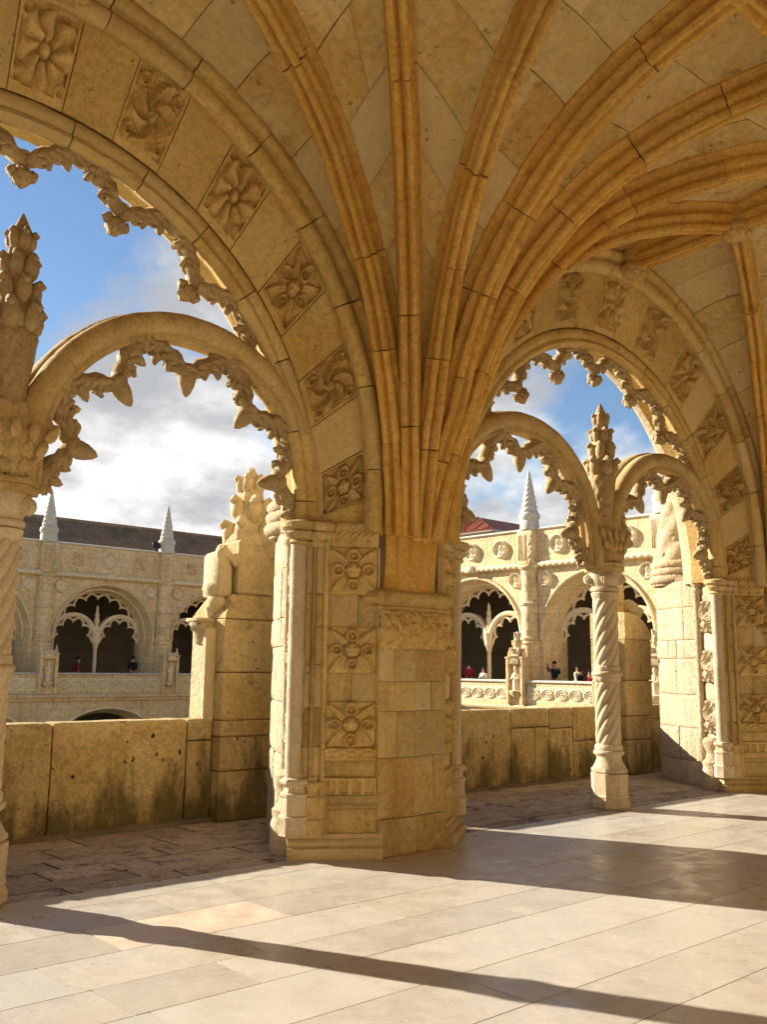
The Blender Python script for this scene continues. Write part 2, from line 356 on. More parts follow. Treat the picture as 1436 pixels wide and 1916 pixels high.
def tilemesh(name, w, hgt, kind, amp, m, n=40, nv=None, seed=0):
    """flat relief tile in the local xz plane, facing -y"""
    def pos(U, V): return np.stack([U*w/2, np.zeros_like(U), V*hgt/2], -1)
    nv = nv or max(8, int(n*hgt/w))
    V, F = patch(pos, n, nv, lambda U, V: amp*relief(kind, U, V), depth=.06)
    return mk(name, V, F, m, 55)
# ================================================================== THE PLACE
XC = [6.05, 13.35]           # the two piers in view
BAY = 7.3; XM = [2.40, 9.70]  # bay centres
YT = 6.78                    # plane of the tracery
# ------------------------------------------------------------------ ground, floor
g = ob('ground', mk('ground', [(-400, -400, -6.6), (500, -400, -6.6), (500, 600, -6.6), (-400, 600, -6.6)], [(0, 1, 2, 3)], 'lawn')); tag(g, kind='structure')
floor = ob('floor', MB().add(*cbox(46, 9.7, .3, .01, (12, 4.2, -.156))).mesh('floor', 'joint')); tag(floor, kind='structure')
rows = [(-.5, .1), (.1, .62), (.62, 1.14), (1.14, 1.66), (1.66, 2.16), (2.16, 2.68), (2.68, 3.155), (3.155, 3.69), (3.69, 4.235), (4.235, 4.69), (4.69, 5.20), (5.20, 5.735), (5.735, 6.28), (6.28, 6.66)]
known = {2.68: (4.6, 3.3, 5.95), 3.155: (3.87, 5.2, 2.55), 3.69: (4.85, 3.45, 6.2), 4.235: (3.03, 3.70, 5.15, 2.31), 4.69: (2.24, 4.47, 3.35), 5.20: (3.93, 2.75, 5.0), 5.735: (4.6, 3.45, 5.55), 6.28: (3.05, 4.1, 7.6)}
slabs = []
for y0, y1 in rows:
    js = sorted(known.get(y0, ())) or [2.0+random.random()]
    js = [j for j in js]
    x = js[0]
    while x > -1.5: x -= random.uniform(.95, 1.5); js.insert(0, x)
    x = js[-1]
    while x < 16: x += random.uniform(.95, 1.55); js.append(x)
    for a, b in zip(js, js[1:]): slabs.append((a, b, y0, y1, 'slab'))
def pbox(dx, dy, dz):
    V = np.array([(x*dx/2, y*dy/2, z*dz/2) for z in (-1, 1) for x, y in ((-1, -1), (1, -1), (1, 1), (-1, 1))]); return V, [(3, 2, 1, 0), (4, 5, 6, 7), (0, 1, 5, 4), (1, 2, 6, 5), (2, 3, 7, 6), (3, 0, 4, 7)]
def slab_obj(a, b, y0, y1, m, gap, dz):
    me = mk('paving_slab', *(cbox(b-a-gap, y1-y0-gap, .06, .006) if m == 'slab_old' else pbox(b-a-gap, y1-y0-gap, .06)), m)
    o = ob('paving_slab', me, floor, ((a+b)/2, (y0+y1)/2, -.03+dz)); return o
for a, b, y0, y1, m in slabs:
    if y0 > 5.1 and y0 < 5.3 and a < 3.0 < b: m = 'slab_pink'
    slab_obj(a, b, y0, y1, m, .008, random.uniform(-.0006, .0006))
trows = [(6.66, 6.87), (6.87, 7.125), (7.125, 7.475), (7.475, 7.815), (7.815, 8.295), (8.295, 8.80)]
for y0, y1 in trows:
    x = -.8+random.random()
    while x < 15.2:
        w = random.uniform(.75, 1.35); slab_obj(x, x+w, y0, y1, 'slab_old', random.uniform(.016, .034), random.uniform(.000, .006)); x += w
bed = MB().add(*pbox(16.6, 2.14, .02)); bo = ob('terrace_bed', bed.mesh('terrace_bed', 'soot'), floor, (7.2, 7.73, -.0135))
fr = MB()
for a, b in ((-11, -2.2), (16.9, 35)): fr.add(*cbox(b-a, 9.2, .05, .004, ((a+b)/2, 4.05, -.026)))
tag(ob('distant_paving', fr.mesh('distant_paving', 'slab'), floor), kind='stuff')
# ------------------------------------------------------------------ back wall of the gallery
wb = MB().add(*cbox(46, .4, 8, .01, (12, -.72, 3.9)))
tag(ob('gallery_wall', wb.mesh('gallery_wall', 'wall')), kind='structure')
we = MB().add(*cbox(.4, 9.6, 8, .01, (-11.0, 4.2, 3.9))).add(*cbox(.4, 9.6, 8, .01, (34.9, 4.2, 3.9)))
tag(ob('end_wall', we.mesh('end_wall', 'wall')), kind='structure')
# ------------------------------------------------------------------ vault
CURVE = cr([(.25, 2.77), (.30, 3.02), (.375, 3.33), (.465, 3.72), (.585, 4.12), (.78, 4.62), (1.03, 5.06), (1.40, 5.52), (1.87, 5.93), (2.40, 6.22), (2.90, 6.40), (3.40, 6.52), (3.80, 6.58), (4.40, 6.635), (5.2, 6.66)], 6)
def curve_for(phi, smax, n):
    s0 = .37*abs(math.cos(phi))+.05*math.sin(phi)
    C = CURVE.copy(); k = np.clip((3.9-C[:, 1])/(3.9-2.77), 0, 1)**1.0
    C[:, 0] = C[:, 0]*(1-k)+(s0+(C[:, 0]-.25)*.55)*k
    ze = np.interp(smax, C[:, 0], C[:, 1]); C = np.vstack([C[C[:, 0] < smax-.004], [(smax, ze)]])
    d = np.r_[0, np.cumsum(np.linalg.norm(np.diff(C, axis=0), axis=1))]
    t = np.linspace(0, d[-1], n); C = np.stack([np.interp(t, d, C[:, 0]), np.interp(t, d, C[:, 1])], 1)
    T = np.gradient(C, axis=0); T /= np.linalg.norm(T, axis=1)[:, None]; Nn = np.stack([-T[:, 1], T[:, 0]], 1)
    return C, Nn
HX, HY = 3.65, 3.40
def smax_of(phi): return min(HX/max(1e-6, abs(math.cos(phi))), HY/max(1e-6, math.sin(phi)))
PHI = [R_(x) for x in (0, 22, 43, 66, 90, 114, 137, 158, 180)]
_h = [(.05, .27), (.115, .25), (.12, .20), (.085, .175), (.062, .14), (.064, .115), (.092, .10), (.104, .07), (.095, .04), (.066, .028), (.058, .008), (.064, -.008), (.082, -.028), (.084, -.058), (.068, -.084), (.046, -.092), (.024, -.078), (.012, -.045), (0, -.02)]
RIBP = np.array([(-x, y) for x, y in _h]+[(x, y) for x, y in _h[-2::-1]])
def rib_rings(phi, C, Nn, prof=RIBP):
    d = np.array([-math.cos(phi), -math.sin(phi)]); lat = np.array([-d[1], d[0]]); R = []
    for (s, z), (ns, nz) in zip(C, Nn):
        p = prof
        s_ = s+p[:, 1]*ns; z_ = z+p[:, 1]*nz
        R.append(np.stack([d[0]*s_+lat[0]*p[:, 0], d[1]*s_+lat[1]*p[:, 0], z_], 1))
    return R
def rib_meshes(phi, nseg, big=1.0):
    sm_ = smax_of(phi); C, Nn = curve_for(phi, sm_, nseg*7+1); o = []
    prof = RIBP*np.array([big, 1])
    for k in range(nseg):
        i0, i1 = k*7, k*7+7; c = C[i0:i1+1].copy(); nn = Nn[i0:i1+1]
        if k: c[0] += (c[1]-c[0])*.035
        if k < nseg-1: c[-1] -= (c[-1]-c[-2])*.035
        R = rib_rings(phi, c, nn, prof)
        # soften the arrises beside each joint
        cen = [r.mean(0) for r in R]
        R[0] = cen[0]+(R[0]-cen[0])*.975; R[-1] = cen[-1]+(R[-1]-cen[-1])*.975
        V, F = loft(R); o.append(mk('rib_stone', jit(jit(V, .006, k+phi*9, 5), .004, k*3+phi, 17)+np.array([rng.normal()*.003, rng.normal()*.003, rng.normal()*.002]), F, 'rib', 38))
    return o
def web_point(phi, t, off=.195):
    sm_ = smax_of(phi); C, Nn = curve_for(phi, sm_, 60)
    x = np.clip(t, 0, 1)*59
    P = C+Nn*off
    s = np.interp(x, np.arange(60), P[:, 0]); z = np.interp(x, np.arange(60), P[:, 1])
    s = np.minimum(s, sm_)
    return s, z
_cache = {}
def webgrid(c, nphi=13):
    if c in _cache: return _cache[c]
    p0, p1 = PHI[c], PHI[c+1]; G = []
    for a in np.linspace(0, 1, nphi):
        phi = p0+(p1-p0)*a; s, z = web_point(phi, np.linspace(0, 1, 60)); z = z+.10*math.sin(math.pi*a)*np.linspace(0, 1, 60)
        G.append(np.stack([-math.cos(phi)*s, -math.sin(phi)*s, z], 1))
    _cache[c] = np.array(G); return _cache[c]
def web_meshes(c):
    G = webgrid(c); na, nt_ = G.shape[:2]
    def samp(A, T):
        x = np.clip(A, 0, 1)*(na-1); y = np.clip(T, 0, 1)*(nt_-1)
        i = np.minimum(x.astype(int), na-2); j = np.minimum(y.astype(int), nt_-2); fx = (x-i)[..., None]; fy = (y-j)[..., None]
        return G[i, j]*(1-fx)*(1-fy)+G[i+1, j]*fx*(1-fy)+G[i, j+1]*(1-fx)*fy+G[i+1, j+1]*fx*fy
    rr = random.Random(c*3+1); o = []; cuts = [0, .16, .29, .40]
    while cuts[-1] < .93: cuts.append(cuts[-1]+rr.uniform(.085, .13))
    cuts[-1] = 1.0
    for k, (t0, t1) in enumerate(zip(cuts, cuts[1:])):
        sp = [0, 1] if t0 < .5 or rr.random() < .45 else [0, rr.uniform(.36, .64), 1]
        for a0, a1 in zip(sp, sp[1:]):
            g = .0007; ga = .0025
            A0, A1 = (a0+ga if a0 else 0), (a1-ga if a1 < 1 else 1); wob = rr.uniform(-.006, .006)
            def pos(U, V): return samp(A0+(A1-A0)*(U+1)/2, t0+g+(t1-t0-2*g)*(V+1)/2)
            dz = rr.uniform(-.006, .006)
            sd2 = rr.uniform(0, 50)
            def hh(U, V): return dz+.012*nz(U, V, 1.6, sd2)+.007*nz(U, V, 4.5, sd2+3)
            V, F = patch(pos, 13, 11, hh, depth=.05, bev=.007)
            o.append(mk('web_stone', V, F, 'web', 50))
    return o
def shell_mesh():
    mb = MB()
    for c in range(8):
        G = webgrid(c); na, nt_ = G.shape[:2]; G2 = G[:, ::3].copy(); G2[..., 2] += .045; n2 = G2.shape[1]
        F = [(i*n2+j, i*n2+j+1, (i+1)*n2+j+1, (i+1)*n2+j) for i in range(na-1) for j in range(n2-1)]
        mb.add(G2.reshape(-1, 3), F)
    return mb.mesh('vault_backing', 'vmortar', 60)
vault = empty('vault', (0, 0, 0)); tag(vault, 'golden ribbed stone vault fanning out over the gallery', 'vault', kind='structure')
rib_m = {i: rib_meshes(PHI[i], 7, 1.0 if i != 4 else 1.12) for i in range(1, 8)}
web_m = {c: web_meshes(c) for c in range(8)}
shell = shell_mesh()
def joined(meshes, name, m):
    mb = MB()
    for me in meshes:
        V = np.empty(len(me.vertices)*3); me.vertices.foreach_get('co', V); mb.add(V.reshape(-1, 3), [tuple(p.vertices) for p in me.polygons])
    return mb.mesh(name, m, 40)
rib_all = joined([x for v in rib_m.values() for x in v], 'distant_ribs', 'rib')
PY = 6.3
for k in range(-2, 5):
    xc = 6.05+BAY*k
    ob('vault_backing', shell, vault, (xc, PY, 0)); ob('vault_backing', shell, vault, (xc, PY-2*HY, 0), (0, 0, math.pi))
    tag(ob('distant_ribs', rib_all, vault, (xc, PY-2*HY, 0), (0, 0, math.pi)), kind='stuff')
    if k in (0, 1):
        for i in range(1, 8):
            for me in rib_m[i]: ob('rib_stone', me, vault, (xc, PY, 0))
        for c in range(8):
            for me in web_m[c]: ob('web_stone', me, vault, (xc, PY, 0))
    else: tag(ob('distant_ribs', rib_all, vault, (xc, PY, 0)), kind='stuff')
# ridge ribs and bosses
def ridge_z(dx, dy):
    phi = math.atan2(dy, dx) if (dx or dy) else 0; s = math.hypot(dx, dy)
    return float(np.interp(s, CURVE[:, 0], CURVE[:, 1]))
def ridge_mesh(axis):
    R = []; n = 25
    for q in np.linspace(0, 1, n):
        if axis == 'y': x, y, z = 0, PY-q*HY, ridge_z(HX, q*HY)
        else: x, y, z = q*HX, PY-HY, ridge_z(HX-q*HX, HY)
        p = RIBP
        R.append(np.stack([x+p[:, 0]*(axis == 'y'), y+p[:, 0]*(axis == 'x'), z+p[:, 1]], 1))
    V, F = loft(R)
    if axis == 'y': F = [f[::-1] for f in F]
    return mk('ridge_rib', V, F, 'rib', 38)
rg = {a: ridge_mesh(a) for a in 'xy'}
def boss_mesh(r):
    mb = MB().add(*lathe([(.02, -.16), (.6*r, -.15), (.95*r, -.10), (1.05*r, -.05), (.95*r, .0), (.7*r, .04), (.8*r, .12), (.7*r, .2)], 20, lambda rr, z, a: rr*(1+.10*np.sin(6*a+z*20))))
    for j in range(8):
        a = j*math.pi/4; mb.add(*ell((r*.72*math.cos(a), r*.72*math.sin(a), -.11), (.06, .05, .04), 8, 5, .2, j))
    return mb.mesh('boss', 'carve', 50)
bs = boss_mesh(.17); bl = boss_mesh(.26)
for k in (-1, 0, 1, 2):
    xm = 2.4+BAY*k
    ob('ridge_rib', rg['y'], vault, (xm, 0, 0)); ob('ridge_rib', rg['x'], vault, (xm, 0, 0)); ob('ridge_rib', rg['x'], vault, (xm, 0, 0), scale=(-1, 1, 1))
    ob('boss', bs, vault, (xm, PY-HX*math.tan(R_(22)), ridge_z(HX, HX*math.tan(R_(22)))))
    ob('boss', bs, vault, (xm, PY-.12, ridge_z(HX, 0)-.02)); ob('boss', bl, vault, (xm, PY-HY, ridge_z(HX, HY)))
    for s in (-1, 1):
        xx = HX-HY/math.tan(R_(66)); ob('boss', bs, vault, (xm+s*(xx), PY-HY, ridge_z(HX-xx, HY)))
rf = MB().add(*cbox(46, 8.9, .12, .01, (12, 3.5, 7.5)))
tag(ob('sun_block_roof', rf.mesh('sun_block_roof', 'far')), kind='structure')  # unseen slab added over the vault so no sun leaks through its joints
# ------------------------------------------------------------------ main arches
def apt(q, a, b, z0, zs):
    q = np.asarray(q, float); st = .05
    th = math.pi*np.clip((q-st)/(1-2*st), 0, 1)
    x = a*np.cos(th); z = z0+b*np.sin(th); lo = np.minimum(q, 1-q)
    z = np.where(lo < st, zs+(z0-zs)*np.clip(lo/st, -.2, 1), z); return x, z
def arch_sweep(q0, q1, n, a, b, z0, zs, y0, prof, shrink=0):
    q = np.linspace(q0, q1, n); x, z = apt(q, a, b, z0, zs); e = 1e-3
    xa, za = apt(q-e, a, b, z0, zs); xb, zb = apt(q+e, a, b, z0, zs)
    tx, tz = xb-xa, zb-za; l = np.hypot(tx, tz)+1e-12; nx, nz = tz/l, -tx/l    # outward
    prof = np.asarray(prof); R = []
    for i in range(n):
        p = prof*1.0
        if shrink and i in (0, n-1): p = prof.mean(0)+(prof-prof.mean(0))*shrink
        R.append(np.stack([x[i]+nx[i]*p[:, 0], y0+p[:, 1], z[i]+nz[i]*p[:, 0]], 1))
    return loft(R)
def circ(r, n, c=(0, 0)): return [(c[0]+r*math.cos(2*math.pi*i/n), c[1]+r*math.sin(2*math.pi*i/n)) for i in range(n)]
# profiles as (outward, y): wall-rib with two rolls; corner roll
FP = [(.30, .12), (.30, -.03), (.25, -.05), (.235, -.09), (.19, -.12), (.14, -.118), (.105, -.09), (.098, -.06), (.07, -.05), (.055, -.075), (.015, -.10), (-.04, -.10), (-.08, -.075), (-.10, -.035), (-.09, .01), (-.06, .03), (-.045, .10)]
RP = [(.13, -.01), (.125, -.05), (.10, -.075), (.055, -.085), (.02, -.07), (.0, -.055), (-.015, -.07), (-.05, -.075), (-.085, -.05), (-.10, -.01), (-.09, .03), (-.06, .06), (-.045, .12), (.13, .12)]
CA = (2.80, 2.85, 2.94); CB = (3.18, 3.30, 3.16)
def cusp_mesh(r_ring, r_tip, half, rad, seed, bud='point', low=False):
    """leafy cusp hanging towards the arch centre; local frame: centre of arch at origin, cusp at +z"""
    mb = MB(); ns, nc = (12, 8) if not low else (5, 5)
    root = r_tip+.20*(r_ring-r_tip)/.4
    for s in (-1, 1):
        A = np.array([math.sin(half)*r_ring, 0, math.cos(half)*r_ring]); K1 = np.array([math.sin(half*.72)*(r_ring+.005), 0, math.cos(half*.72)*(r_ring+.005)])
        K2 = np.array([math.sin(half*.38)*(r_ring-.30*(r_ring-r_tip)), 0, math.cos(half*.38)*(r_ring-.30*(r_ring-r_tip))]); E = np.array([.0, 0, root-.04])
        t = np.linspace(0, 1, ns)[:, None]; P = A*(1-t)**3+3*K1*t*(1-t)**2+3*K2*t*t*(1-t)+E*t**3; P[:, 0] *= s
        rr = rad*(1.0-.25*t[:, 0])
        if low: rr[0] *= .9
        mb.add(*tube(P, rr, nc, .22 if not low else 0, seed+s, 1.15))
        if not low:
            Tg = np.gradient(P, axis=0)
            for j, tt in enumerate((.12, .28, .44, .60, .76)):
                i = int(round(tt*(ns-1))); q = P[i]; inw = -q/np.linalg.norm(q); ang = math.atan2(Tg[i, 0], Tg[i, 2])
                for yy in (-1, 1):
                    mb.add(*ell(q+np.array([0, yy*rad*.80, 0])+inw*rad*.15, (rad*.34, rad*.34, rad*.80), 7, 6, .18, seed+j, tilt=rotm('Y', ang+s*.35)))
                    mb.add(*ell(q+np.array([0, yy*rad*.55, 0])+inw*rad*.75, (rad*.34, rad*.38, rad*.66), 7, 6, .18, seed+j+2, tilt=rotm('Y', ang+s*.75)))
            q = P[int(.36*(ns-1))]; inw = -q/np.linalg.norm(q); ang = math.atan2(inw[0], inw[2])
            mb.add(*ell(q+inw*rad*1.25, (rad*.50, rad*.62, rad*.95), 8, 7, .15, seed, tilt=rotm('Y', ang-s*.5)))
            q = P[int(.66*(ns-1))]; inw = -q/np.linalg.norm(q)
            mb.add(*ell(q+inw*rad*.9+np.array([s*rad*.35, 0, 0]), (rad*.40, rad*.55, rad*.75), 7, 6, .2, seed+2, tilt=rotm('Y', ang-s*.2)))
    if bud == 'point':
        L_ = root-r_tip+.02
        mb.add(*lathe([(.01, r_tip), (rad*.45, r_tip+.12*L_), (rad*.82, r_tip+.4*L_), (rad*.95, r_tip+.62*L_), (rad*.8, r_tip+.8*L_), (rad*1.12, r_tip+.88*L_), (rad*1.1, r_tip+L_), (rad*.7, r_tip+1.12*L_)], 10 if not low else 6))
    else:
        c = r_tip+rad*1.1
        mb.add(*ell((0, 0, c), (rad*1.0, rad*1.0, rad*1.15), 9, 6, .2, seed))
        for s in (-1, 1):
            mb.add(*ell((s*rad*1.0, 0, c+rad*.35), (rad*.62, rad*.7, rad*.62), 8, 5, .25, seed+s))
            mb.add(*ell((s*rad*.3, -rad*.8, c), (rad*.5, rad*.4, rad*.6), 7, 5, .25, seed)); mb.add(*ell((s*rad*.3, rad*.8, c), (rad*.5, rad*.4, rad*.6), 7, 5, .25, seed))
        mb.add(*lathe([(rad*.55, c+rad*.7), (rad*.62, root+.05)], 8))
    return mb.mesh('cusp', 'cusp' if not low else 'far_t', 60 if not low else 40)
def build_main_arch():
    a = empty('arcade_arch', (0, YT, 0))
    Y = -YT
    nF = 15
    for k in range(nF):
        e = .0005; V, F = arch_sweep(k/nF+e*(k > 0), (k+1)/nF-e*(k < nF-1), 9, 3.2, 3.32, 3.17, 2.8, 6.34+Y, FP, .99)
        ob('arch_moulding', mk('arch_moulding', jit(jit(V, .006, k), .004, k+9, 19), F, 'arch', 40), a)
        V, F = arch_sweep(k/nF+e*(k > 0), (k+1)/nF-e*(k < nF-1), 9, 2.70, 2.76, 2.9, 2.86, 6.72+Y, RP, .99)
        ob('corner_roll', mk('corner_roll', jit(jit(V, .006, k+30), .004, k+5, 19), F, 'arch', 40), a)
    n = 23; kinds = [0, 2, 8, 1, 2, 1, 2, 9, 1, 8, 2]
    for k in range(n):
        q0, q1 = k/n, (k+1)/n; carved = k % 2 == 1; g_ = .0004
        def pos(U, V):
            q = q0+g_+(q1-q0-2*g_)*(V+1)/2; x1, z1 = apt(q, *CA, 2.86); x2, z2 = apt(q, *CB, 2.86); t = (U+1)/2
            return np.stack([x1+(x2-x1)*t, 6.65+Y+(-.25)*t, z1+(z2-z1)*t], -1)
        if carved:
            kd = kinds[k//2]
            def hh(U, V): return np.where((np.abs(U-.02) < .80) & (np.abs(V) < .90), .118*relief(kd, (U-.02)/.80, V/.90)-.045, 0)
            V, F = patch(pos, 54, 52, hh, .09)
        else:
            dz = random.uniform(-.005, .005); sd2 = k*1.7; V, F = patch(pos, 12, 12, lambda U, V: dz+.008*nz(U, V, 1.7, sd2)+.005*nz(U, V, 5, sd2), .06, .006)
        F = [f[::-1] for f in F]
        # outward test: faces must look to the gallery (-y) and into the opening
        ob('rosette' if carved else 'voussoir', mk('rosette' if carved else 'voussoir', V, [f[::-1] for f in F], 'carve' if carved else 'arch', 50), a)
    # soffit behind the roll, outer splay and outer face
    for nm, prof, m in (('soffit', [(.0, .02), (.0, .36), (.35, .36), (.35, .02)], 'arch'), ('outer_archivolt', [(.0, .35), (.04, .32), (.10, .50), (.13, .56), (.18, .60), (.24, .60), (.28, .66), (.60, .66), (.60, .35)], 'ashlar')):
        V, F = arch_sweep(0, 1, 61, 2.76, 2.82, 2.9, 2.86, 6.78+Y, prof); ob(nm, mk(nm, V, F, m, 35), a)
    # spandrel wall: inner and outer faces up to the terrace
    mb = MB(); q = np.linspace(0, 1, 61)
    for aa, bb, z0, y, fl in ((3.25, 3.38, 3.17, 6.42, 0), (3.30, 3.35, 2.9, 7.44, 1)):
        x, z = apt(q, aa, bb, z0, 2.86); V = np.concatenate([np.stack([x, np.full(61, y+Y), z], 1), np.stack([np.clip(x*1.2, -3.65, 3.65), np.full(61, y+Y), np.full(61, 8.0)], 1)])
        mb.add(V, [(i, i+1, 61+i+1, 61+i) if fl else (i+1, i, 61+i, 61+i+1) for i in range(60)])
    mb.add(*cbox(7.3, .3, .5, .02, (0, 7.6+Y, 7.9)))
    ob('spandrel_wall', mb.mesh('spandrel_wall', 'ashlar'), a)
    for i, s_ in enumerate(range(-3, 4)):
        me = cusp_mesh(2.70, 2.22, R_(9.75), .076, i*1.3, 'knob') ; th = s_*R_(19.5)
        ob('cusp', me, a, (0, .02, 2.92), (0, th, 0))
    return a
arch_a = build_main_arch(); arch_a.location.x = XM[0]; tag(arch_a, 'wide round arch with rosette band above the column at the mossy two-slab parapet', 'arch', 'main arches of the arcade')
arch_b = copy_tree(arch_a); arch_b.location.x = XM[1]; tag(arch_b, 'round rosette-banded arch between the two carved piers, seen complete', 'arch', 'main arches of the arcade')
# ------------------------------------------------------------------ tracery arches (pairs under each main arch)
TP = [(.145, .17), (.145, .06), (.12, .03), (.125, -.03), (.12, -.075), (.095, -.115), (.05, -.14), (.0, -.145), (-.04, -.125), (-.06, -.095), (-.064, -.07), (-.085, -.075), (-.11, -.07), (-.122, -.045), (-.12, -.02), (-.10, -.01), (-.10, .03), (-.12, .05), (-.11, .09), (-.06, .10), (-.04, .15), (.05, .175)]
def build_sub():
    t = empty('tracery_arch', (0, YT, 3.05))
    for k in range(5):
        q = np.linspace(k/5, (k+1)/5, 13)
        if k == 0: q[0] = -.055
        if k == 4: q[-1] = 1.055
        R = []; P = np.array(TP)
        for i, qq in enumerate(q):
            th = math.pi*min(1, max(0, qq)); dz = -1.3*math.pi*max(0, -qq, qq-1)
            p = P*(.98 if i in (0, 12) and 0 < qq < 1 else 1); rr = 1.315+p[:, 0]
            R.append(np.stack([rr*math.cos(th), p[:, 1], rr*math.sin(th)+dz], 1))
        V, F = loft(R); ob('ring_stone', mk('ring_stone', jit(jit(V, .004, k), .003, k+7, 18), F, 'trac', 42), t)
    for i, d in enumerate((-80, -40, 0, 40, 80)):
        ob('cusp', cusp_mesh(1.22, .76, R_(20), .082, i*2.1, 'point'), t, (0, .02, 0), (0, R_(d), 0))
    return t
subs = []
lab = ['cusped tracery arch springing from the cut-off column to the big rosette pier', 'cusped tracery arch running out of frame behind the cut-off column',
       'cusped tracery arch between the big rosette pier and the complete twisted column', 'small-looking cusped tracery arch between the complete twisted column and the farther pier']
t0 = build_sub(); t0.location.x = XM[0]+1.49
for i, x in enumerate((XM[0]+1.49, XM[0]-1.49, XM[1]-1.49, XM[1]+1.49)):
    o = t0 if i == 0 else copy_tree(t0); o.location = (x, YT, 3.05); tag(o, lab[i], 'arch', 'cusped tracery arches')
# ------------------------------------------------------------------ twisted columns
def ropeshaft(z0, z1, r, n=96, m=60, nst=8, rate=.72):
    rings = []
    for i in range(m):
        z = z0+(z1-z0)*i/(m-1); a = np.arange(n)/n*2*math.pi; ph = nst*(a-2*math.pi*rate*z)
        e = min(1, 12*min(i, m-1-i)/m+.25)
        rr = r*(1+.21*e*(np.abs(np.cos(ph/2))**.6-.55)); rings.append(np.stack([rr*np.cos(a), rr*np.sin(a), np.full(n, z)], 1))
    return loft(rings)
def leafspire(mb, z0, z1, r0, levels, nper=6, seed=0):
    """crocketed finial"""
    n = 24; prof = [(r0*.75, z0), (r0, z0+.05), (r0*.72, z0+.3*(z1-z0)), (r0*.55, z0+.7*(z1-z0)), (r0*.42, z1-.10), (.012, z1)]
    mb.add(*lathe(prof, n, lambda r, z, a: r*(1+.12*np.sin(6*a+z*3))))
    for k in range(levels):
        f = k/max(1, levels-1); z = z0+(z1-z0)*(.12+.70*f); rr = r0*(.92-.46*f); q = r0*(1-.35*f)
        for j in range(nper):
            a = 2*math.pi*(j+.5*(k % 2))/nper; T = rotm('Z', a)
            # a leaf that hugs the spire, then curls outwards at its tip
            P = np.array([(rr*.80, 0, z-q*.75), (rr*1.02, 0, z-q*.30), (rr*1.06, 0, z+q*.15), (rr*1.12, 0, z+q*.5), (rr*1.12+q*.22, 0, z+q*.66), (rr*1.12+q*.34, 0, z+q*.50), (rr*1.12+q*.26, 0, z+q*.36)])
            V, F = tube(P, [q*.20, q*.36, q*.40, q*.30, q*.24, q*.20, q*.12], 8, .10, seed+j)
            V[:, 1] *= 1.15; mb.add(V@T.T, F)
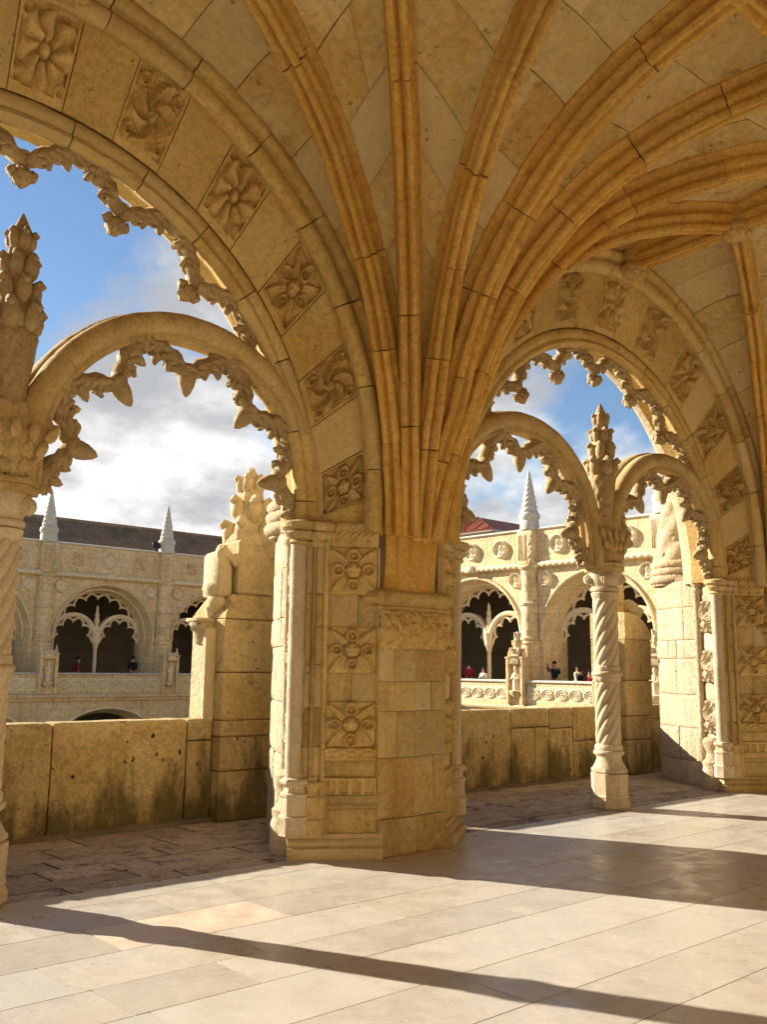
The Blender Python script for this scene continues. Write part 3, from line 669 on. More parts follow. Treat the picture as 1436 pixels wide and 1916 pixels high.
def build_column():
    c = empty('twisted_column', (0, YT, 0)); o8 = R_(22.5)
    mb = MB()
    mb.add(*lathe([(.225, 0), (.24, .02), (.24, .08), (.225, .105), (.215, .12), (.225, .135), (.225, .15), (.215, .165), (.22, .375), (.222, .40), (.19, .408), (.19, .415), (.215, .42), (.215, .45), (.20, .462)], 8, a0=o8))
    V, F = mb.V[0], mb.F; ob('pedestal', mk('pedestal', jit(V, .004, 3, 9), F, 'col'), c)
    mb = MB().add(*lathe([(.20, .46), (.165, .52), (.145, .57), (.15, .60), (.178, .62), (.185, .64), (.178, .66), (.15, .672)], 16, a0=o8))
    ob('base', mb.mesh('base', 'col', 35), c)
    mb = MB()
    for za, zb in ((.665, .735),):
        mb.add(*lathe([(.148, za), (.158, za+.01), (.158, zb-.02), (.145, zb)], 32, lambda r, z, a: r*(1+.05*np.abs(np.sin(9*a)))))
    ob('collar', mb.mesh('collar', 'col', 45), c)
    ob('lower_shaft', MB().add(*ropeshaft(.72, 1.47, .138)).mesh('lower_shaft', 'col', 60), c)
    mb = MB().add(*lathe([(.138, 1.46), (.158, 1.475), (.16, 1.535), (.145, 1.545)], 36, lambda r, z, a: r*(1+.03*np.sign(np.sin(10*a)))))
    rings = []
    for i in range(49):
        p = 2*math.pi*i/48; ps = np.arange(10)/10*2*math.pi; rt_ = .026*(1+.25*np.abs(np.sin(8*p+ps)))
        rings.append(np.stack([(.152+rt_*np.cos(ps))*math.cos(p), (.152+rt_*np.cos(ps))*math.sin(p), 1.56+rt_*np.sin(ps)], 1))
    mb.add(*loft(rings, cap=False))
    mb.add(*lathe([(.145, 1.575), (.155, 1.585), (.155, 1.645), (.14, 1.66)], 36, lambda r, z, a: r*(1+.03*np.sin(12*a))))
    ob('ring', mb.mesh('ring', 'col', 50), c)
    ob('upper_shaft', MB().add(*ropeshaft(1.65, 2.50, .138)).mesh('upper_shaft', 'col', 60), c)
    mb = MB().add(*lathe([(.136, 2.45), (.15, 2.47), (.165, 2.53), (.142, 2.545)], 32, lambda r, z, a: r*(1+.05*np.abs(np.sin(7*a)))))
    mb.add(*lathe([(.14, 2.54), (.175, 2.555), (.18, 2.575), (.172, 2.595), (.14, 2.605)], 24))
    mb.add(*lathe([(.14, 2.60), (.165, 2.65), (.20, 2.76), (.19, 2.785)], 16, lambda r, z, a: r*(1+.08*np.abs(np.cos(2*a)))))
    for j in range(4):   # volutes
        a = math.pi/4+j*math.pi/2; cx, cy = .185*math.cos(a), .185*math.sin(a)
        for rr_, w in ((.068, .05), (.045, .07), (.02, .085)):
            V, F = lathe([(rr_*.9, -w), (rr_, -w*.7), (rr_, w*.7), (rr_*.9, w)], 14); T = rotm('Z', a)@rotm('X', math.pi/2)
            mb.add(V@T.T+np.array([cx, cy, 2.70]), F)
    ob('capital', mb.mesh('capital', 'col', 45), c)
    mb = MB().add(*lathe([(.21, 2.78), (.245, 2.79), (.245, 2.835), (.235, 2.85), (.25, 2.86), (.25, 2.885), (.22, 2.89)], 8, a0=o8))
    ob('abacus', mb.mesh('abacus', 'trac'), c)
    # carved springer block flaring into the two arches
    mb = MB(); R = []
    for z, hx, hy in ((2.885, .17, .16), (2.95, .18, .17), (3.06, .22, .18), (3.20, .30, .17), (3.34, .33, .13), (3.46, .26, .10)):
        a = np.arange(20)/20*2*math.pi; ca, sa = np.cos(a), np.sin(a); e = .55
        R.append(np.stack([hx*np.sign(ca)*np.abs(ca)**e*(1+.03*np.sin(9*a+z*30)), hy*np.sign(sa)*np.abs(sa)**e*(1+.05*np.sin(7*a+z*25)), np.full(20, z)], 1))
    mb.add(*loft(R))
    for k in range(3):
        for j in range(5):
            for s in (-1, 1):
                x = (-.5+j/4)*(.26+.14*k); mb.add(*ell((x, s*(.165+.008*k), 2.98+.13*k), (.042, .028, .075), 7, 6, .25, j+k, tilt=rotm('Y', (j-2)*.22)))
    ob('springer', mb.mesh('springer', 'trac', 55), c)
    mb = MB(); R = []
    for z, r in ((3.42, .10), (3.55, .115), (3.75, .145), (3.92, .165), (3.97, .17), (4.02, .13)):
        a = np.arange(48)/48*2*math.pi; R.append(np.stack([r*np.cos(a), r*np.sin(a), np.full(48, z)], 1))
    R2 = []
    zs = np.linspace(3.42, 4.0, 26)
    for z in zs:
        r = np.interp(z, [3.42, 3.6, 3.85, 3.97, 4.0], [.105, .12, .155, .168, .15]); a = np.arange(48)/48*2*math.pi
        d = np.maximum(np.cos(10*a+z*34), np.cos(10*a-z*34)); R2.append(np.stack([(r+.008*d)*np.cos(a), (r+.008*d)*np.sin(a), np.full(48, z)], 1))
    mb.add(*loft(R2)); ob('finial_base', mb.mesh('finial_base', 'cusp', 60), c)
    mb = MB(); leafspire(mb, 3.98, 4.86, .155, 4, 6)
    mb.add(*lathe([(.04, 4.70), (.075, 4.74), (.075, 4.78), (.04, 4.86), (.006, 4.93)], 12))
    ob('finial', mb.mesh('finial', 'cusp', 60), c)
    return c
colA = build_column(); colA.location.x = 2.43; tag(colA, 'twisted rope column cut off by the frame beside the two-slab mossy parapet', 'column', 'twisted columns')
colB = copy_tree(colA); colB.location.x = 9.78; tag(colB, 'complete twisted rope column on octagonal pedestal with crocketed finial', 'column', 'twisted columns')
# ------------------------------------------------------------------ piers
PYC = 7.1
PL = [(-1.0, 6.72), (-.74, 7.12), (-.66, 7.45), (-.25, 8.15), (.25, 8.15), (.66, 7.45), (.74, 7.12), (1.0, 6.72), (.40, 6.30), (0, 6.26), (-.40, 6.30)]
def worn(w, h, th, amp, step=.05):
    """face of a weathered block: uneven surface, rounded and nibbled arrises; looks to -y"""
    sd_ = random.random()*60; nu, nv = int(np.clip(w/step, 4, 16))+2, int(np.clip(h/step, 4, 14))+2
    def wp(U): return np.where(np.abs(U) > 1, U, np.sign(U)*(1-np.clip(1-np.abs(U), 0, 1)**1.35))   # rows crowd to the arrises
    def pos(U, V):
        x = wp(U)*w/2; z = wp(V)*h/2
        return np.stack([x, 0*U-th/2, z], -1)
    def hh(U, V):
        P = pos(U, V); x, z = P[..., 0], P[..., 2]; d = np.minimum(w/2-np.abs(x), h/2-np.abs(z))
        n1_ = nz(x, z, 5, sd_); n2_ = nz(x, z, 19, sd_+3)
        e = np.exp(-d/(.010+.012*np.clip(n2_+.3, 0, 1)))
        return amp*(n1_*.8+n2_*.45)-e*(.010+.014*np.clip(n1_+.25, 0, 1))
    return patch(pos, nu, nv, hh, th, 0)
def stone_on(p0, p1, t0, t1, z0, z1, m, parent, name='ashlar_stone', th=.12, gap=.004, b=.007, dz=0.0):
    p0 = np.array(p0); p1 = np.array(p1); d = p1-p0; Ln = np.linalg.norm(d); d /= Ln; nr = np.array([d[1], -d[0]])
    c = p0+d*Ln*(t0+t1)/2-nr*(th/2-dz); ang = math.atan2(d[1], d[0])
    V, F = worn((t1-t0)*Ln-gap, z1-z0-gap, th, .010 if m == 'ashlar' else .006)
    return ob(name, mk(name, V, F, m, 50), parent, (c[0], c[1]-PYC, (z0+z1)/2), (0, 0, ang))
def build_pier():
    P = empty('cloister_pier', (0, PYC, 0)); rr = random.Random(5)
    core = np.array(PL)*np.array([.94, 1])+np.array([0, 0]); core = [(x, 7.2+(y-7.2)*.955) for x, y in core]
    n = len(core); V = [(x, y-PYC, 0.0) for x, y in core]+[(x, y-PYC, 3.0) for x, y in core]
    ob('core', mk('core', V, [(i, n+i, n+(i+1) % n, (i+1) % n) for i in range(n)]+[tuple(range(n, 2*n))], 'mortar'), P)
    # upper core carries the wall between two arches
    up_ = [(-.42, 6.45), (-.75, 6.75), (-.72, 7.2), (-.42, 7.5), (.42, 7.5), (.72, 7.2), (.75, 6.75), (.42, 6.45)]
    n = len(up_); V = [(x, y-PYC, 2.9) for x, y in up_]+[(x*.75, y-PYC, 4.3) for x, y in up_]+[(x*.45, y-PYC, 8.0) for x, y in up_]
    F = [(i, n+i, n+(i+1) % n, (i+1) % n) for i in range(n)]+[(n+i, 2*n+i, 2*n+(i+1) % n, n+(i+1) % n) for i in range(n)]
    ob('upper_core', mk('upper_core', V, F, 'ashlar'), P)
    A, A2, H, G = PL[0], PL[1], PL[2], PL[3]; B, Mid = PL[10], PL[9]
    X = lambda p: (-p[0], p[1])
    # front respond
    B0 = (-.42, 6.27); C0 = (.42, 6.27); Mi = (0, 6.235)
    cz = [0, .31, .82, 1.22, 1.48, 1.77]
    js = [[.35, .8], [.52], [.28, .72], [.5], [.33, .8]]
    for i, (z0, z1) in enumerate(zip(cz, cz[1:])):
        e = .02 if i == 0 else 0
        for p0, p1, sd_ in ((B0, Mi, 0), (Mi, C0, 1)):
            js_ = sorted([0, 1]+[rr.uniform(.35, .65)]*(rr.random() < .75))
            for a, b in zip(js_, js_[1:]): stone_on(p0, p1, a, b, z0, z1, 'pier', P, dz=rr.uniform(-.004, .006)+e)
    for p0, p1 in ((B0, Mi), (Mi, C0)):
        stone_on(p0, p1, 0, 1, 1.77, 2.12, 'pier', P, dz=-.012)
        d = np.array(p1)-np.array(p0); Ln = np.linalg.norm(d); c = (np.array(p0)+np.array(p1))/2
        ob('carved_band', tilemesh('carved_band', Ln, .33, 5, .06, 'carve', 40, 32), P, (c[0], c[1]-PYC, 1.935), (0, 0, math.atan2(d[1], d[0])))
    pl = [(-.46, 6.42), (-.43, 6.27), (0, 6.235), (.43, 6.27), (.46, 6.42)]
    prof = [(0, 2.09), (.035, 2.105), (.035, 2.14), (.015, 2.15), (.02, 2.165), (.055, 2.185), (.07, 2.215), (.06, 2.25), (.03, 2.28), (-.04, 2.30)]
    cen = np.array([0, 6.6]); Rg = []
    for x, y in pl:
        dv = np.array([x, y])-cen; dv /= np.linalg.norm(dv); Rg.append(np.array([(x+dv[0]*o-0, y+dv[1]*o-PYC, z) for o, z in prof]))
    V, F = loft(Rg, closed=False); ob('string_moulding', mk('string_moulding', V, [f[::-1] for f in F], 'pier', 40), P)
    # springer block, half round, from which the ribs grow
    Rg = []
    for z, k in ((2.24, .96), (2.30, .97), (2.42, .98), (2.55, 1.0), (2.68, 1.02), (2.80, 1.04), (2.83, .97)):
        a = np.linspace(math.pi*1.0, math.pi*2.0, 81); fl = .16*min(1, max(0, (z-2.30)/.35)); rr_ = 1+fl*(np.abs(np.cos(8*a))**.7-.75); Rg.append(np.stack([.41*k*np.cos(a)*rr_, 6.44-PYC+.20*k*np.sin(a)*rr_, np.full(81, z)], 1))
    V, F = loft(Rg, closed=False); ob('springer', mk('springer', V, F, 'rib', 60), P)
    # the two splayed inner faces with rosettes
    for side in (1, -1):
        p0, p1 = (A, B) if side == 1 else (X(B), X(A))
        T = (lambda t: t) if side == 1 else (lambda t: 1-t)
        def st(t0, t1, z0, z1, m='pier', **kw):
            a, b = sorted((T(t0), T(t1))); return stone_on(p0, p1, a, b, z0, z1, m, P, **kw)
        def tl(name, t0, t1, z0, z1, kind, amp, m='carve', n=40):
            d = np.array(p1)-np.array(p0); Ln = np.linalg.norm(d); tc_ = (T(t0)+T(t1))/2; c = np.array(p0)+d*tc_
            nr = np.array([d[1], -d[0]])/Ln; c = c+nr*.004
            return ob(name, tilemesh(name, (t1-t0)*Ln, z1-z0, kind, amp, m, n), P, (c[0], c[1]-PYC, (z0+z1)/2), (0, 0, math.atan2(d[1], d[0])))
        for z0, z1, kd in ((.92, 1.30, 8), (1.55, 1.95, 9), (2.24, 2.66, 0)): tl('rosette', .37, .96, z0, z1, kd, .095, n=60)
        for z0, z1 in ((1.30, 1.55), (1.95, 2.24)):
            sp = rr.uniform(.5, .75); st(.37, sp, z0, z1, dz=.004); st(sp, .98, z0, z1, dz=rr.uniform(-.003, .006))
        for z0, z1 in ((.62, .92), (.92, 1.25), (1.25, 1.62), (1.62, 1.95), (1.95, 2.24), (2.24, 2.68)): st(.10, .36, z0, z1, dz=.0, name='jamb_stone')
        for z0, z1 in ((.62, 1.2), (1.2, 1.95), (1.95, 2.66)): st(.965, 1.0, z0, z1, dz=.012, name='jamb_stone')
        # thin vertical rolls on the jamb
        d = np.array(p1)-np.array(p0); nr = np.array([d[1], -d[0]])/np.linalg.norm(d)
        for t, r in ((.20, .022), (.345, .026)):
            c = np.array(p0)+d*T(t)+nr*.004
            ob('thin_roll', MB().add(*lathe([(r, .66), (r, 2.68)], 10)).mesh('thin_roll', 'pier', 60), P, (c[0], c[1]-PYC, 0))
        # frieze above the last rosette: rope and beads
        st(.30, .98, 2.66, 2.88, dz=.02, name='frieze', m='carve')
        mb = MB(); L0 = np.array(p0)+d*T(.37); L1 = np.array(p0)+d*T(.96); nr3 = np.array([nr[0], nr[1]])
        for z, r in ((2.70, .022), (2.845, .024)):
            for j in range(3):
                q = L0+(L1-L0)*(.18+.32*j)+nr3*.03; mb.add(*ell((q[0], q[1]-PYC, z), (r, r, r), 8, 6))
        for j in range(7):
            q = L0+(L1-L0)*(.07+.143*j)+nr3*.024; qd = (L1-L0)/np.linalg.norm(L1-L0)*.035
            pts = np.array([(q[0]-qd[0], q[1]-qd[1]-PYC, 2.745), (q[0], q[1]-PYC, 2.77), (q[0]+qd[0], q[1]+qd[1]-PYC, 2.80)])
            mb.add(*tube(pts, [.008, .016, .008], 6))
        ob('bead_ornament', mb.mesh('bead_ornament', 'carve', 60), P)
        # base zone
        tl('scroll_band', .36, .98, .80, .915, 3, .03, n=52); st(.34, .98, .66, .80, dz=.004)
        tl('blind_arcade', .36, .98, .52, .66, 4, .028, n=64)
        def bar(t0, t1, prof, m='pier', name='sill_moulding', ends=True):
            a, b = sorted((T(t0), T(t1))); q0 = np.array(p0)+d*a; q1 = np.array(p0)+d*b; Rg = []
            pr = [(-.05, prof[0][1])]+list(prof)+[(-.05, prof[-1][1])]
            for q in (q0, q1): Rg.append(np.array([(q[0]+nr[0]*o, q[1]+nr[1]*o-PYC, z) for o, z in pr]))
            V, F = loft(Rg); ob(name, mk(name, V, F, m, 40), P)
        bar(.33, 1.0, [(.0, .40), (.03, .405), (.045, .425), (.03, .445), (.02, .45), (.02, .485), (.035, .495), (.04, .51), (.02, .52), (.005, .525)])
        st(.30, 1.0, .20, .40, dz=.02)
        bar(-.05, 1.06, [(.105, 0.0), (.11, .01), (.11, .075), (.10, .09), (.062, .10), (.062, .108), (.085, .118), (.09, .135), (.075, .155), (.045, .165), (.05, .18), (.04, .20), (.02, .205)], name='plinth')
        # stacked bases of shaft and thin rolls
        for t, r, zt, o8 in ((.02, .115, .66, 0), (.22, .075, .62, .03), (.345, .05, .60, .03)):
            c = np.array(p0)+d*T(t)+nr*(-.0)
            pf = [(r*1.12, .20), (r*1.12, .31), (r*1.2, .325), (r*1.2, .345), (r*1.02, .355), (r*1.02, .50), (r*1.1, .51), (r*1.12, .53), (r*.9, .545), (r*.82, .58), (r*.9, .60), (r*1.1, .615), (r*1.15, .635), (r*1.0, .655), (r*.7, .665), (r*.62, .70)]
            pf = [(a, b-o8) for a, b in pf]; pf[0] = (r*1.12, .19)
            V, F = lathe(pf, 8, a0=R_(22.5)); ob('shaft_base', mk('shaft_base', jit(V, .004, t*9+side, 8), F, 'col' if t < .1 else 'pier', 30), P, (c[0], c[1]-PYC, 0))
            # capital
            cp = [(r*.62, 2.655), (r*.75, 2.67), (r*.95, 2.685), (r*.85, 2.70), (r*.8, 2.715), (r*1.1, 2.74), (r*1.25, 2.775), (r*1.0, 2.79), (r*1.2, 2.80), (r*1.45, 2.82), (r*1.45, 2.86), (r*1.25, 2.875), (r*.9, 2.885)]
            V, F = lathe(cp, 20, lambda R, z, a: R*(1+(.09*np.sin(6*a+40*z) if 2.72 < z < 2.79 else 0))); ob('capital', mk('capital', jit(V, .004, t*5, 9), F, 'pier', 45), P, (c[0], c[1]-PYC, 0))
        bar(-.02, .36, [(.0, 2.665), (.03, 2.675), (.03, 2.70), (.015, 2.71), (.03, 2.73), (.045, 2.755), (.035, 2.785), (.02, 2.795), (.055, 2.81), (.065, 2.84), (.055, 2.87), (.02, 2.885)], name='capital_moulding', m='pier')
        c = np.array(p0)+d*T(.0)
        rings = []
        for z in np.linspace(.66, 2.68, 24):
            a = np.arange(16)/16*2*math.pi; rings.append(np.stack([.072*np.cos(a), .072*np.sin(a), np.full(16, z)], 1))
        V, F = loft(rings); V = jit(V, .005, side, 14); ob('corner_shaft', mk('corner_shaft', V, F, 'col', 60), P, (c[0], c[1]-PYC, 0))
        # outer reveals: carved strip, colonnette, rough ashlar
        q0, q1 = (A2, A) if side == 1 else (X(A), X(A2)); dd = np.array(q1)-np.array(q0); n2 = np.array([dd[1], -dd[0]])/np.linalg.norm(dd)
        zc = [(.20, .62), (.62, .75), (.75, 1.2), (1.2, 1.45), (1.45, 1.9), (1.9, 2.15), (2.15, 2.6), (2.6, 2.9)]
        for i, (z0, z1) in enumerate(zc):
            if i in (2, 4, 6):
                me = tilemesh('foliage_boss', np.linalg.norm(dd)*.72, z1-z0, 2, .055, 'ashlar', 44); cc = np.array(q0)+dd*.5
                ob('foliage_boss', me, P, (cc[0], cc[1]-PYC, (z0+z1)/2), (0, 0, math.atan2(dd[1], dd[0])))
            else: stone_on(q0, q1, .02, .98, z0, z1, 'ashlar', P)
        cc = np.array(q0)+dd*.5+n2*.0
        V, F = lathe([(.17, 0), (.18, .05), (.17, .25), (.15, .30), (.16, .33), (.16, .37), (.12, .40), (.095, .46), (.09, .50), (.13, .56), (.15, .62), (.145, .66), (.10, .70)], 16, lambda R, z, a: R*(1+(.06*np.abs(np.sin(7*a)) if .4 < z < .56 else 0)))
        ob('pedestal', mk('pedestal', V, F, 'ashlar', 40), P, (cc[0], cc[1]-PYC, 0))
        hc = PL[1] if side == 1 else X(PL[1])
        ob('colonnette', MB().add(*lathe([(.09, .36), (.09, .58), (.075, .60), (.08, .64), (.06, .70), (.05, .75), (.05, 2.70), (.075, 2.73), (.08, 2.77), (.06, 2.80), (.085, 2.84), (.09, 2.90), (.055, 2.92), (.055, 3.6)], 14)).mesh('colonnette', 'ashlar', 40), P, (hc[0]-.03*side, hc[1]-PYC+.02, 0))
        for (e0, e1) in (((H, A2), (G, H)) if side == 1 else ((X(A2), X(H)), (X(H), X(G)))):
            zc = [0, .34, .80, 1.27, 1.79, 2.06, 2.54, 2.93]
            long_ = np.linalg.norm(np.array(e0)-np.array(e1)) > .5
            for i, (z0, z1) in enumerate(zip(zc, zc[1:])):
                js_ = [0]+([rr.uniform(.3, .45)] if rr.random() < .6 else [])+([rr.uniform(.6, .75)] if rr.random() < .6 else [])+[1] if long_ else [0, 1]
                for a, b in zip(js_, js_[1:]): stone_on(e0, e1, a, b, z0+.0, z1, 'ashlar', P, gap=.008, b=.012, dz=rr.uniform(-.006, .008))
    for z0, z1 in zip([0, .8, 1.6, 2.3], [.8, 1.6, 2.3, 2.93]): stone_on(PL[4], PL[3], 0, 1, z0, z1, 'ashlar', P)
    # rope rings and twisted pinnacle on the outer nose
    def rope(zc, Rr, r, nst, nm):
        rings = []; n = 73
        for i in range(n):
            p = 2*math.pi*i/(n-1); ps = np.arange(12)/12*2*math.pi; rt_ = r*(.82+.3*np.abs(np.sin(nst/2*p+ps*.9)))
            rings.append(np.stack([(Rr+rt_*np.cos(ps))*math.cos(p), (Rr*.95+rt_*np.cos(ps))*math.sin(p), zc+rt_*np.sin(ps)], 1))
        V, F = loft(rings, cap=False); ob(nm, mk(nm, V, F, 'ashlar', 60), P, (0, 7.80-PYC, 0))
    rope(2.99, .46, .065, 30, 'rope_ring'); rope(3.11, .45, .06, 18, 'rope_ring'); rope(3.22, .44, .06, 30, 'rope_ring')
    V, F = lathe([(.46, 2.90), (.47, 2.93), (.44, 3.25), (.42, 3.29)], 20, c=(0, 0, 0)); ob('drum', mk('drum', V, F, 'ashlar', 50), P, (0, 7.80-PYC, 0))
    rings = []
    for i in range(60):
        t = i/59; z = 3.26+t*2.0; r = .40-.30*t; a = np.arange(40)/40*2*math.pi
        rings.append(np.stack([(r*(1+.14*np.abs(np.cos(3*(a-2.2*t*2)))))*np.cos(a), (r*(1+.14*np.abs(np.cos(3*(a-2.2*t*2)))))*np.sin(a), np.full(40, z)], 1))
    mb = MB().add(*loft(rings))
    for i in range(26):
        t = (i+.5)/26; a = 4.4*t*1.0+(i % 3)*2.094+.52; r = .40-.30*t; mb.add(*ell((r*1.0*math.cos(a), r*1.0*math.sin(a), 3.26+2*t), (.045, .045, .045), 7, 5))
    ob('pinnacle', mb.mesh('pinnacle', 'ashlar', 55), P, (0, 7.80-PYC, 0))
    return P
pierA = build_pier(); pierA.location.x = XC[0]; tag(pierA, 'massive carved limestone pier with stacked rosettes, from which the vault ribs fan', 'pier', 'piers of the arcade')
pierB = copy_tree(pierA); pierB.location.x = XC[1]; tag(pierB, 'farther carved pier with sunlit foliage bosses beside the complete twisted column', 'pier', 'piers of the arcade')
# plain neighbours out of view that shape the light: pier walls of the bays on either side
mb = MB()
for k in (-2, -1, 2, 3):
    xc = 6.05+BAY*k
    up_ = [(-.4, 6.3), (-1.0, 6.75), (-.66, 7.45), (-.25, 8.15), (.25, 8.15), (.66, 7.45), (1.0, 6.75), (.4, 6.3)]; n = 8
    V = [(x+xc, y, -.02) for x, y in up_]+[(x+xc, y, 4.6) for x, y in up_]+[(x*1.9+xc, y, 7.6) for x, y in up_]
    mb.add(V, [(i, n+i, n+(i+1) % n, (i+1) % n) for i in range(n)]+[(n+i, 2*n+i, 2*n+(i+1) % n, n+(i+1) % n) for i in range(n)])
mb.add(*cbox(13, 1.2, 1.6, .02, (-7.7, 7.2, 6.9))); mb.add(*cbox(20, 1.2, 1.6, .02, (23.4, 7.2, 6.9)))
mb.add(*cbox(10.4, .33, 1.2, .02, (-7.0, 8.92, .46))); mb.add(*cbox(20, .33, 1.2, .02, (24.6, 8.92, .46)))
tag(ob('arcade_wall', mb.mesh('arcade_wall', 'ashlar')), kind='structure')
# ------------------------------------------------------------------ parapet
def parapet(name, label, stones, x0, x1):
    p = empty(name, ((x0+x1)/2, 8.92, 0)); tag(p, label, 'parapet', 'parapet walls of the gallery')
    ob('wall_core', MB().add(*cbox(x1-x0-.02, .25, 1.02, .01, (0, .02, .50))).mesh('wall_core', 'mortar'), p)
    for a, b, z0, z1 in stones:
        g_ = .016; top = z1 > 1.0; w_, h_ = b-a-g_, z1-z0-g_; sd_ = random.random()*40; mb = MB()
        # gallery face, rolled over the top, courtyard face: one bent sheet
        S_ = [(-.165, -h_/2), (-.165, h_/2-.06), (-.155, h_/2-.025), (-.13, h_/2-.004), (.0, h_/2), (.13, h_/2-.004), (.165, h_/2-.04), (.165, -h_/2)] if top else [(-.165, -h_/2), (-.165, h_/2-.02), (-.15, h_/2), (.15, h_/2), (.165, -h_/2)]
        S_ = np.array(S_); dl = np.r_[0, np.cumsum(np.linalg.norm(np.diff(S_, axis=0), axis=1))]; tt = np.unique(np.r_[dl, np.linspace(0, dl[-1], 34)])
        yy, zz_ = np.interp(tt, dl, S_[:, 0]), np.interp(tt, dl, S_[:, 1]); nx_ = max(6, int(w_/.055)); xx = np.linspace(-w_/2, w_/2, nx_); X_, T_ = np.meshgrid(xx, tt, indexing='ij')
        n1_ = nz(X_, T_, 4, sd_); n2_ = nz(X_, T_, 15, sd_+5); d_ = np.minimum(w_/2-np.abs(X_), np.minimum(T_, 9)); e = np.exp(-d_/.016)*(.012+.02*np.clip(n1_+.3, 0, 1))
        off_ = .010*n1_+.006*n2_-e; Y_ = np.broadcast_to(yy, X_.shape)-off_*np.where(yy < 0, 1, -1); Z_ = np.broadcast_to(zz_, X_.shape)+.5*off_*(np.abs(yy) < .14)
        nt_ = len(tt); mb.add(np.stack([X_, Y_, Z_], -1).reshape(-1, 3), [(i*nt_+j, (i+1)*nt_+j, (i+1)*nt_+j+1, i*nt_+j+1) for i in range(nx_-1) for j in range(nt_-1)]+[tuple(range(nt_)), tuple((nx_-1)*nt_+j for j in range(nt_-1, -1, -1))])
        V, F = np.concatenate(mb.V), mb.F
        ob('parapet_stone', mk('parapet_stone', V, F, 'parapet', 40), p, ((a+b)/2-(x0+x1)/2, 0, (z0+z1)/2))
    return p
parapet('parapet', 'mossy parapet of two big pitted slabs beside the cut-off column', [(-.4, 1.95, 0, 1.06), (1.95, 3.79, 0, 1.06), (3.79, 5.22, 0, 1.06), (5.22, 5.52, 0, .83), (5.22, 5.52, .83, 1.06)], -.4, 5.53)
parapet('parapet', 'parapet of many small jointed blocks behind the complete twisted column', [(6.6, 7.8, 0, 1.06), (7.8, 10.34, 0, 1.06), (10.34, 11.19, .79, 1.06), (10.34, 10.86, 0, .79), (10.86, 11.19, 0, .79), (11.19, 11.75, .76, 1.06), (11.19, 11.75, 0, .76), (11.75, 12.9, .56, 1.06), (11.75, 12.9, 0, .56)], 6.6, 12.91)
parapet('parapet', 'short strip of parapet between the round-topped buttress stump and farther pier', [(13.72, 14.6, .83, 1.06), (13.72, 14.6, 0, .83)], 13.72, 14.6)
# soot and dirt caught along the foot of the parapet
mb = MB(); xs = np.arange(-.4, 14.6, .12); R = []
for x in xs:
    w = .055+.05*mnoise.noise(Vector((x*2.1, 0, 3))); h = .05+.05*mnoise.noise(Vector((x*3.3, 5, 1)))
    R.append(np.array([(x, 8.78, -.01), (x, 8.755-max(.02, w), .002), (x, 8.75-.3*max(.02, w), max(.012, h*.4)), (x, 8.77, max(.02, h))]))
V, F = loft(R, closed=False); tag(ob('foot_grime', mk('foot_grime', V, F, 'joint', 60), floor), kind='stuff')
